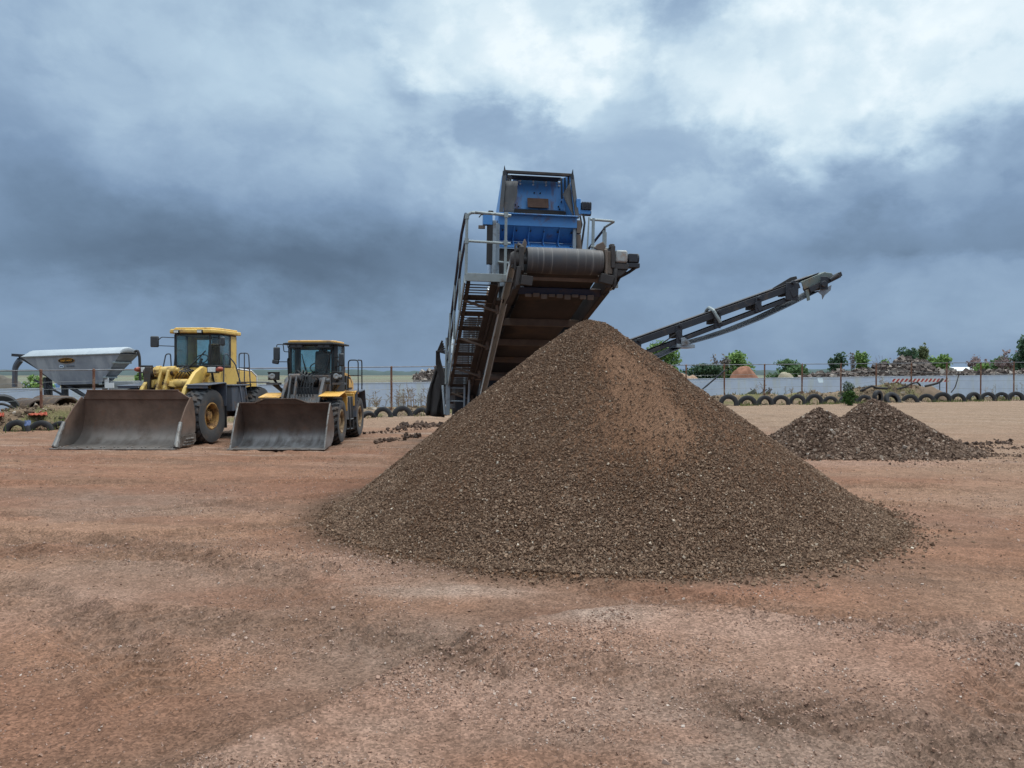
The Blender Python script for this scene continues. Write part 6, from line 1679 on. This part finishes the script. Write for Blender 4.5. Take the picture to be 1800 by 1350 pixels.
tree('low bare reddish tree right of the white roof', 1716, 1748, 630, 106, 'pinkish', ST(158, 138, 138), ST(178, 158, 156), 160, 16, True)
tree('small bright green bush below the bare reddish trees', 1710, 1738, 640, 96, 'bright', *G1, 1100, 17, name='bush')
tree('green bush left of the pinkish bare tree near the right edge', 1746, 1796, 629, 98, 'mid', *G2, 2200, 18, name='bush')
tree('pinkish bare tree in front of the tall dark tree at the right edge', 1756, 1802, 616, 96, 'pinkish', ST(158, 138, 138), ST(178, 158, 156), 500, 19, True)
tree('tall dark green tree cut by the right edge of the photo', 1784, 1850, 586, 94, 'dark', *G3, 3600, 20)
tree('green shrub beyond the wall left of the feed bin legs', 44, 90, 663, 58, 'bright', *G1, 1500, 21, name='shrub', leaf=.12, group='shrubs beyond the wall')
tree('leafy green shrub seen between feed bin and large loader', 236, 262, 657, 75, 'bright', *G1, 900, 22, name='shrub', group='shrubs beyond the wall')
tree('round green bush growing on the tyre row above the small stone heap', 1482, 1506, 688, 46.6, 'deep', ST(66, 96, 46), ST(90, 122, 58), 1400, 23, name='bush', leaf=.06, group='bushes along the tyre row')
tree('grey green shrub against the blue wall above the round bush', 1478, 1500, 672, 50.5, 'greygreen', ST(96, 112, 96), ST(126, 138, 116), 700, 24, name='shrub', leaf=.07, group='bushes along the tyre row')
tree('low green shrub on the bank above the left tyres by the large bucket', 84, 118, 716, 28.6, 'deep', ST(66, 96, 46), ST(90, 122, 58), 900, 25, name='shrub', leaf=.06, group='bushes along the tyre row')


def grass():
    g = np.random.default_rng(77); n = 16000
    x = g.uniform(-24, 46, n); y = fence_y(x) - 1.5 + g.normal(0, .5, n) + np.where(g.uniform(0, 1, n) < .35, 1.6, 0)
    dens = sstep(.5, .66, fbm(x * .7, y * .5, 3, 301)); ok = g.uniform(0, 1, n) < dens * .75 + .05
    x, y = x[ok], y[ok]; h = .13 * np.exp(g.normal(0, .5, len(x)))
    base = np.stack([x, y, ground_z(x, y) - .02], 1); tip = base + np.stack([g.normal(0, .05, len(x)), g.normal(0, .05, len(x)), h], 1)
    w = np.stack([.02 + 0 * x, 0 * x, 0 * x], 1)
    V = np.stack([base - w, base + w, tip], 1).reshape(-1, 3)
    o = npmesh('grass', V, np.arange(len(V)), 3, island_mat('grass_blade', [(0, ST(86, 104, 58)), (.6, ST(112, 122, 72)), (1, ST(150, 142, 98))], trans=.2))
    tag(o, 'short tufts of grass at the foot of the tyre rows', 'grass', kind='stuff')
    # dry stalks in front of the wall
    b = MB(); gg = random.Random(9)
    spots = [(658, 702, 38.6, 5, .9), (662, 706, 38, 6, .6), (700, 700, 40, 7, 1.1), (712, 702, 39.4, 8, .9), (722, 698, 40, 7, 1.2), (733, 705, 39, 6, .7), (752, 700, 39.5, 5, 1.0), (690, 708, 38.5, 6, .6), (780, 705, 40, 4, .8), (1740, 690, 59, 4, .8), (1795, 692, 61, 5, .9), (1420, 690, 50, 4, .6), (1385, 690, 50, 4, .5), (1340, 690, 50, 3, .7), (1555, 690, 53, 4, .5)]
    for px, py, D, k, hh in spots:
        x = (px - 900) / F * D
        for i in range(k):
            xx = x + gg.uniform(-.35, .35); z = gz(xx, D); p = Vector((xx, D + gg.uniform(-.3, .3), z)); h = hh * gg.uniform(.6, 1.25); d = Vector((gg.uniform(-.25, .25), 0, 1))
            b.pipe([p, p + d * h * .5, p + d * h + Vector((gg.uniform(-.08, .08), 0, 0))], .012, 4, 0, .006)
            for j in range(7):
                q = p + d * h * gg.uniform(.35, 1); b.pipe([q, q + Vector((gg.uniform(-.2, .2), 0, gg.uniform(.02, .18)))], .008, 3, 0, .012)
    o = b.build('dry_weeds', mat('dry_stalk', ST(150, 130, 104), .9, 0, ST(110, 92, 76), 4, .8), smooth=0)
    tag(o, 'dry brown weed stalks on the bank in front of the blue wall', 'weeds', kind='stuff')


grass()


def hills():
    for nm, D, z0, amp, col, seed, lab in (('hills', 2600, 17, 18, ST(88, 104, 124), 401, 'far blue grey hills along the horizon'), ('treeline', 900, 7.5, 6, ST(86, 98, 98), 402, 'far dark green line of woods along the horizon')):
        x = np.linspace(-D * 1.4, D * 1.4, 500); h = z0 + amp * (fbm(x / D * 9, x * 0, 5, seed) - .35) + (3 if nm == 'treeline' else 0) * (fbm(x / D * 160, x * 0, 3, seed + 5) - .5)
        rows = []
        for f, k in ((0, 0), (.01, .75), (.02, .95), (.04, 1), (.08, .9), (.2, 0)): rows.append(np.stack([x, np.full_like(x, D * (1 + f)) - .00008 * x * x / 1, np.maximum(h * k, -2)], 1))
        V = np.concatenate(rows); nx = len(x); i = np.arange(len(rows) - 1)[:, None] * nx + np.arange(nx - 1)[None]
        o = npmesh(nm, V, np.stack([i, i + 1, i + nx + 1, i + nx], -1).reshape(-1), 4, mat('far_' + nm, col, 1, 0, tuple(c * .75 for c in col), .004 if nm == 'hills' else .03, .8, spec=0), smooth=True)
        tag(o, lab, 'hills', kind='structure' if nm == 'hills' else 'stuff')


hills()
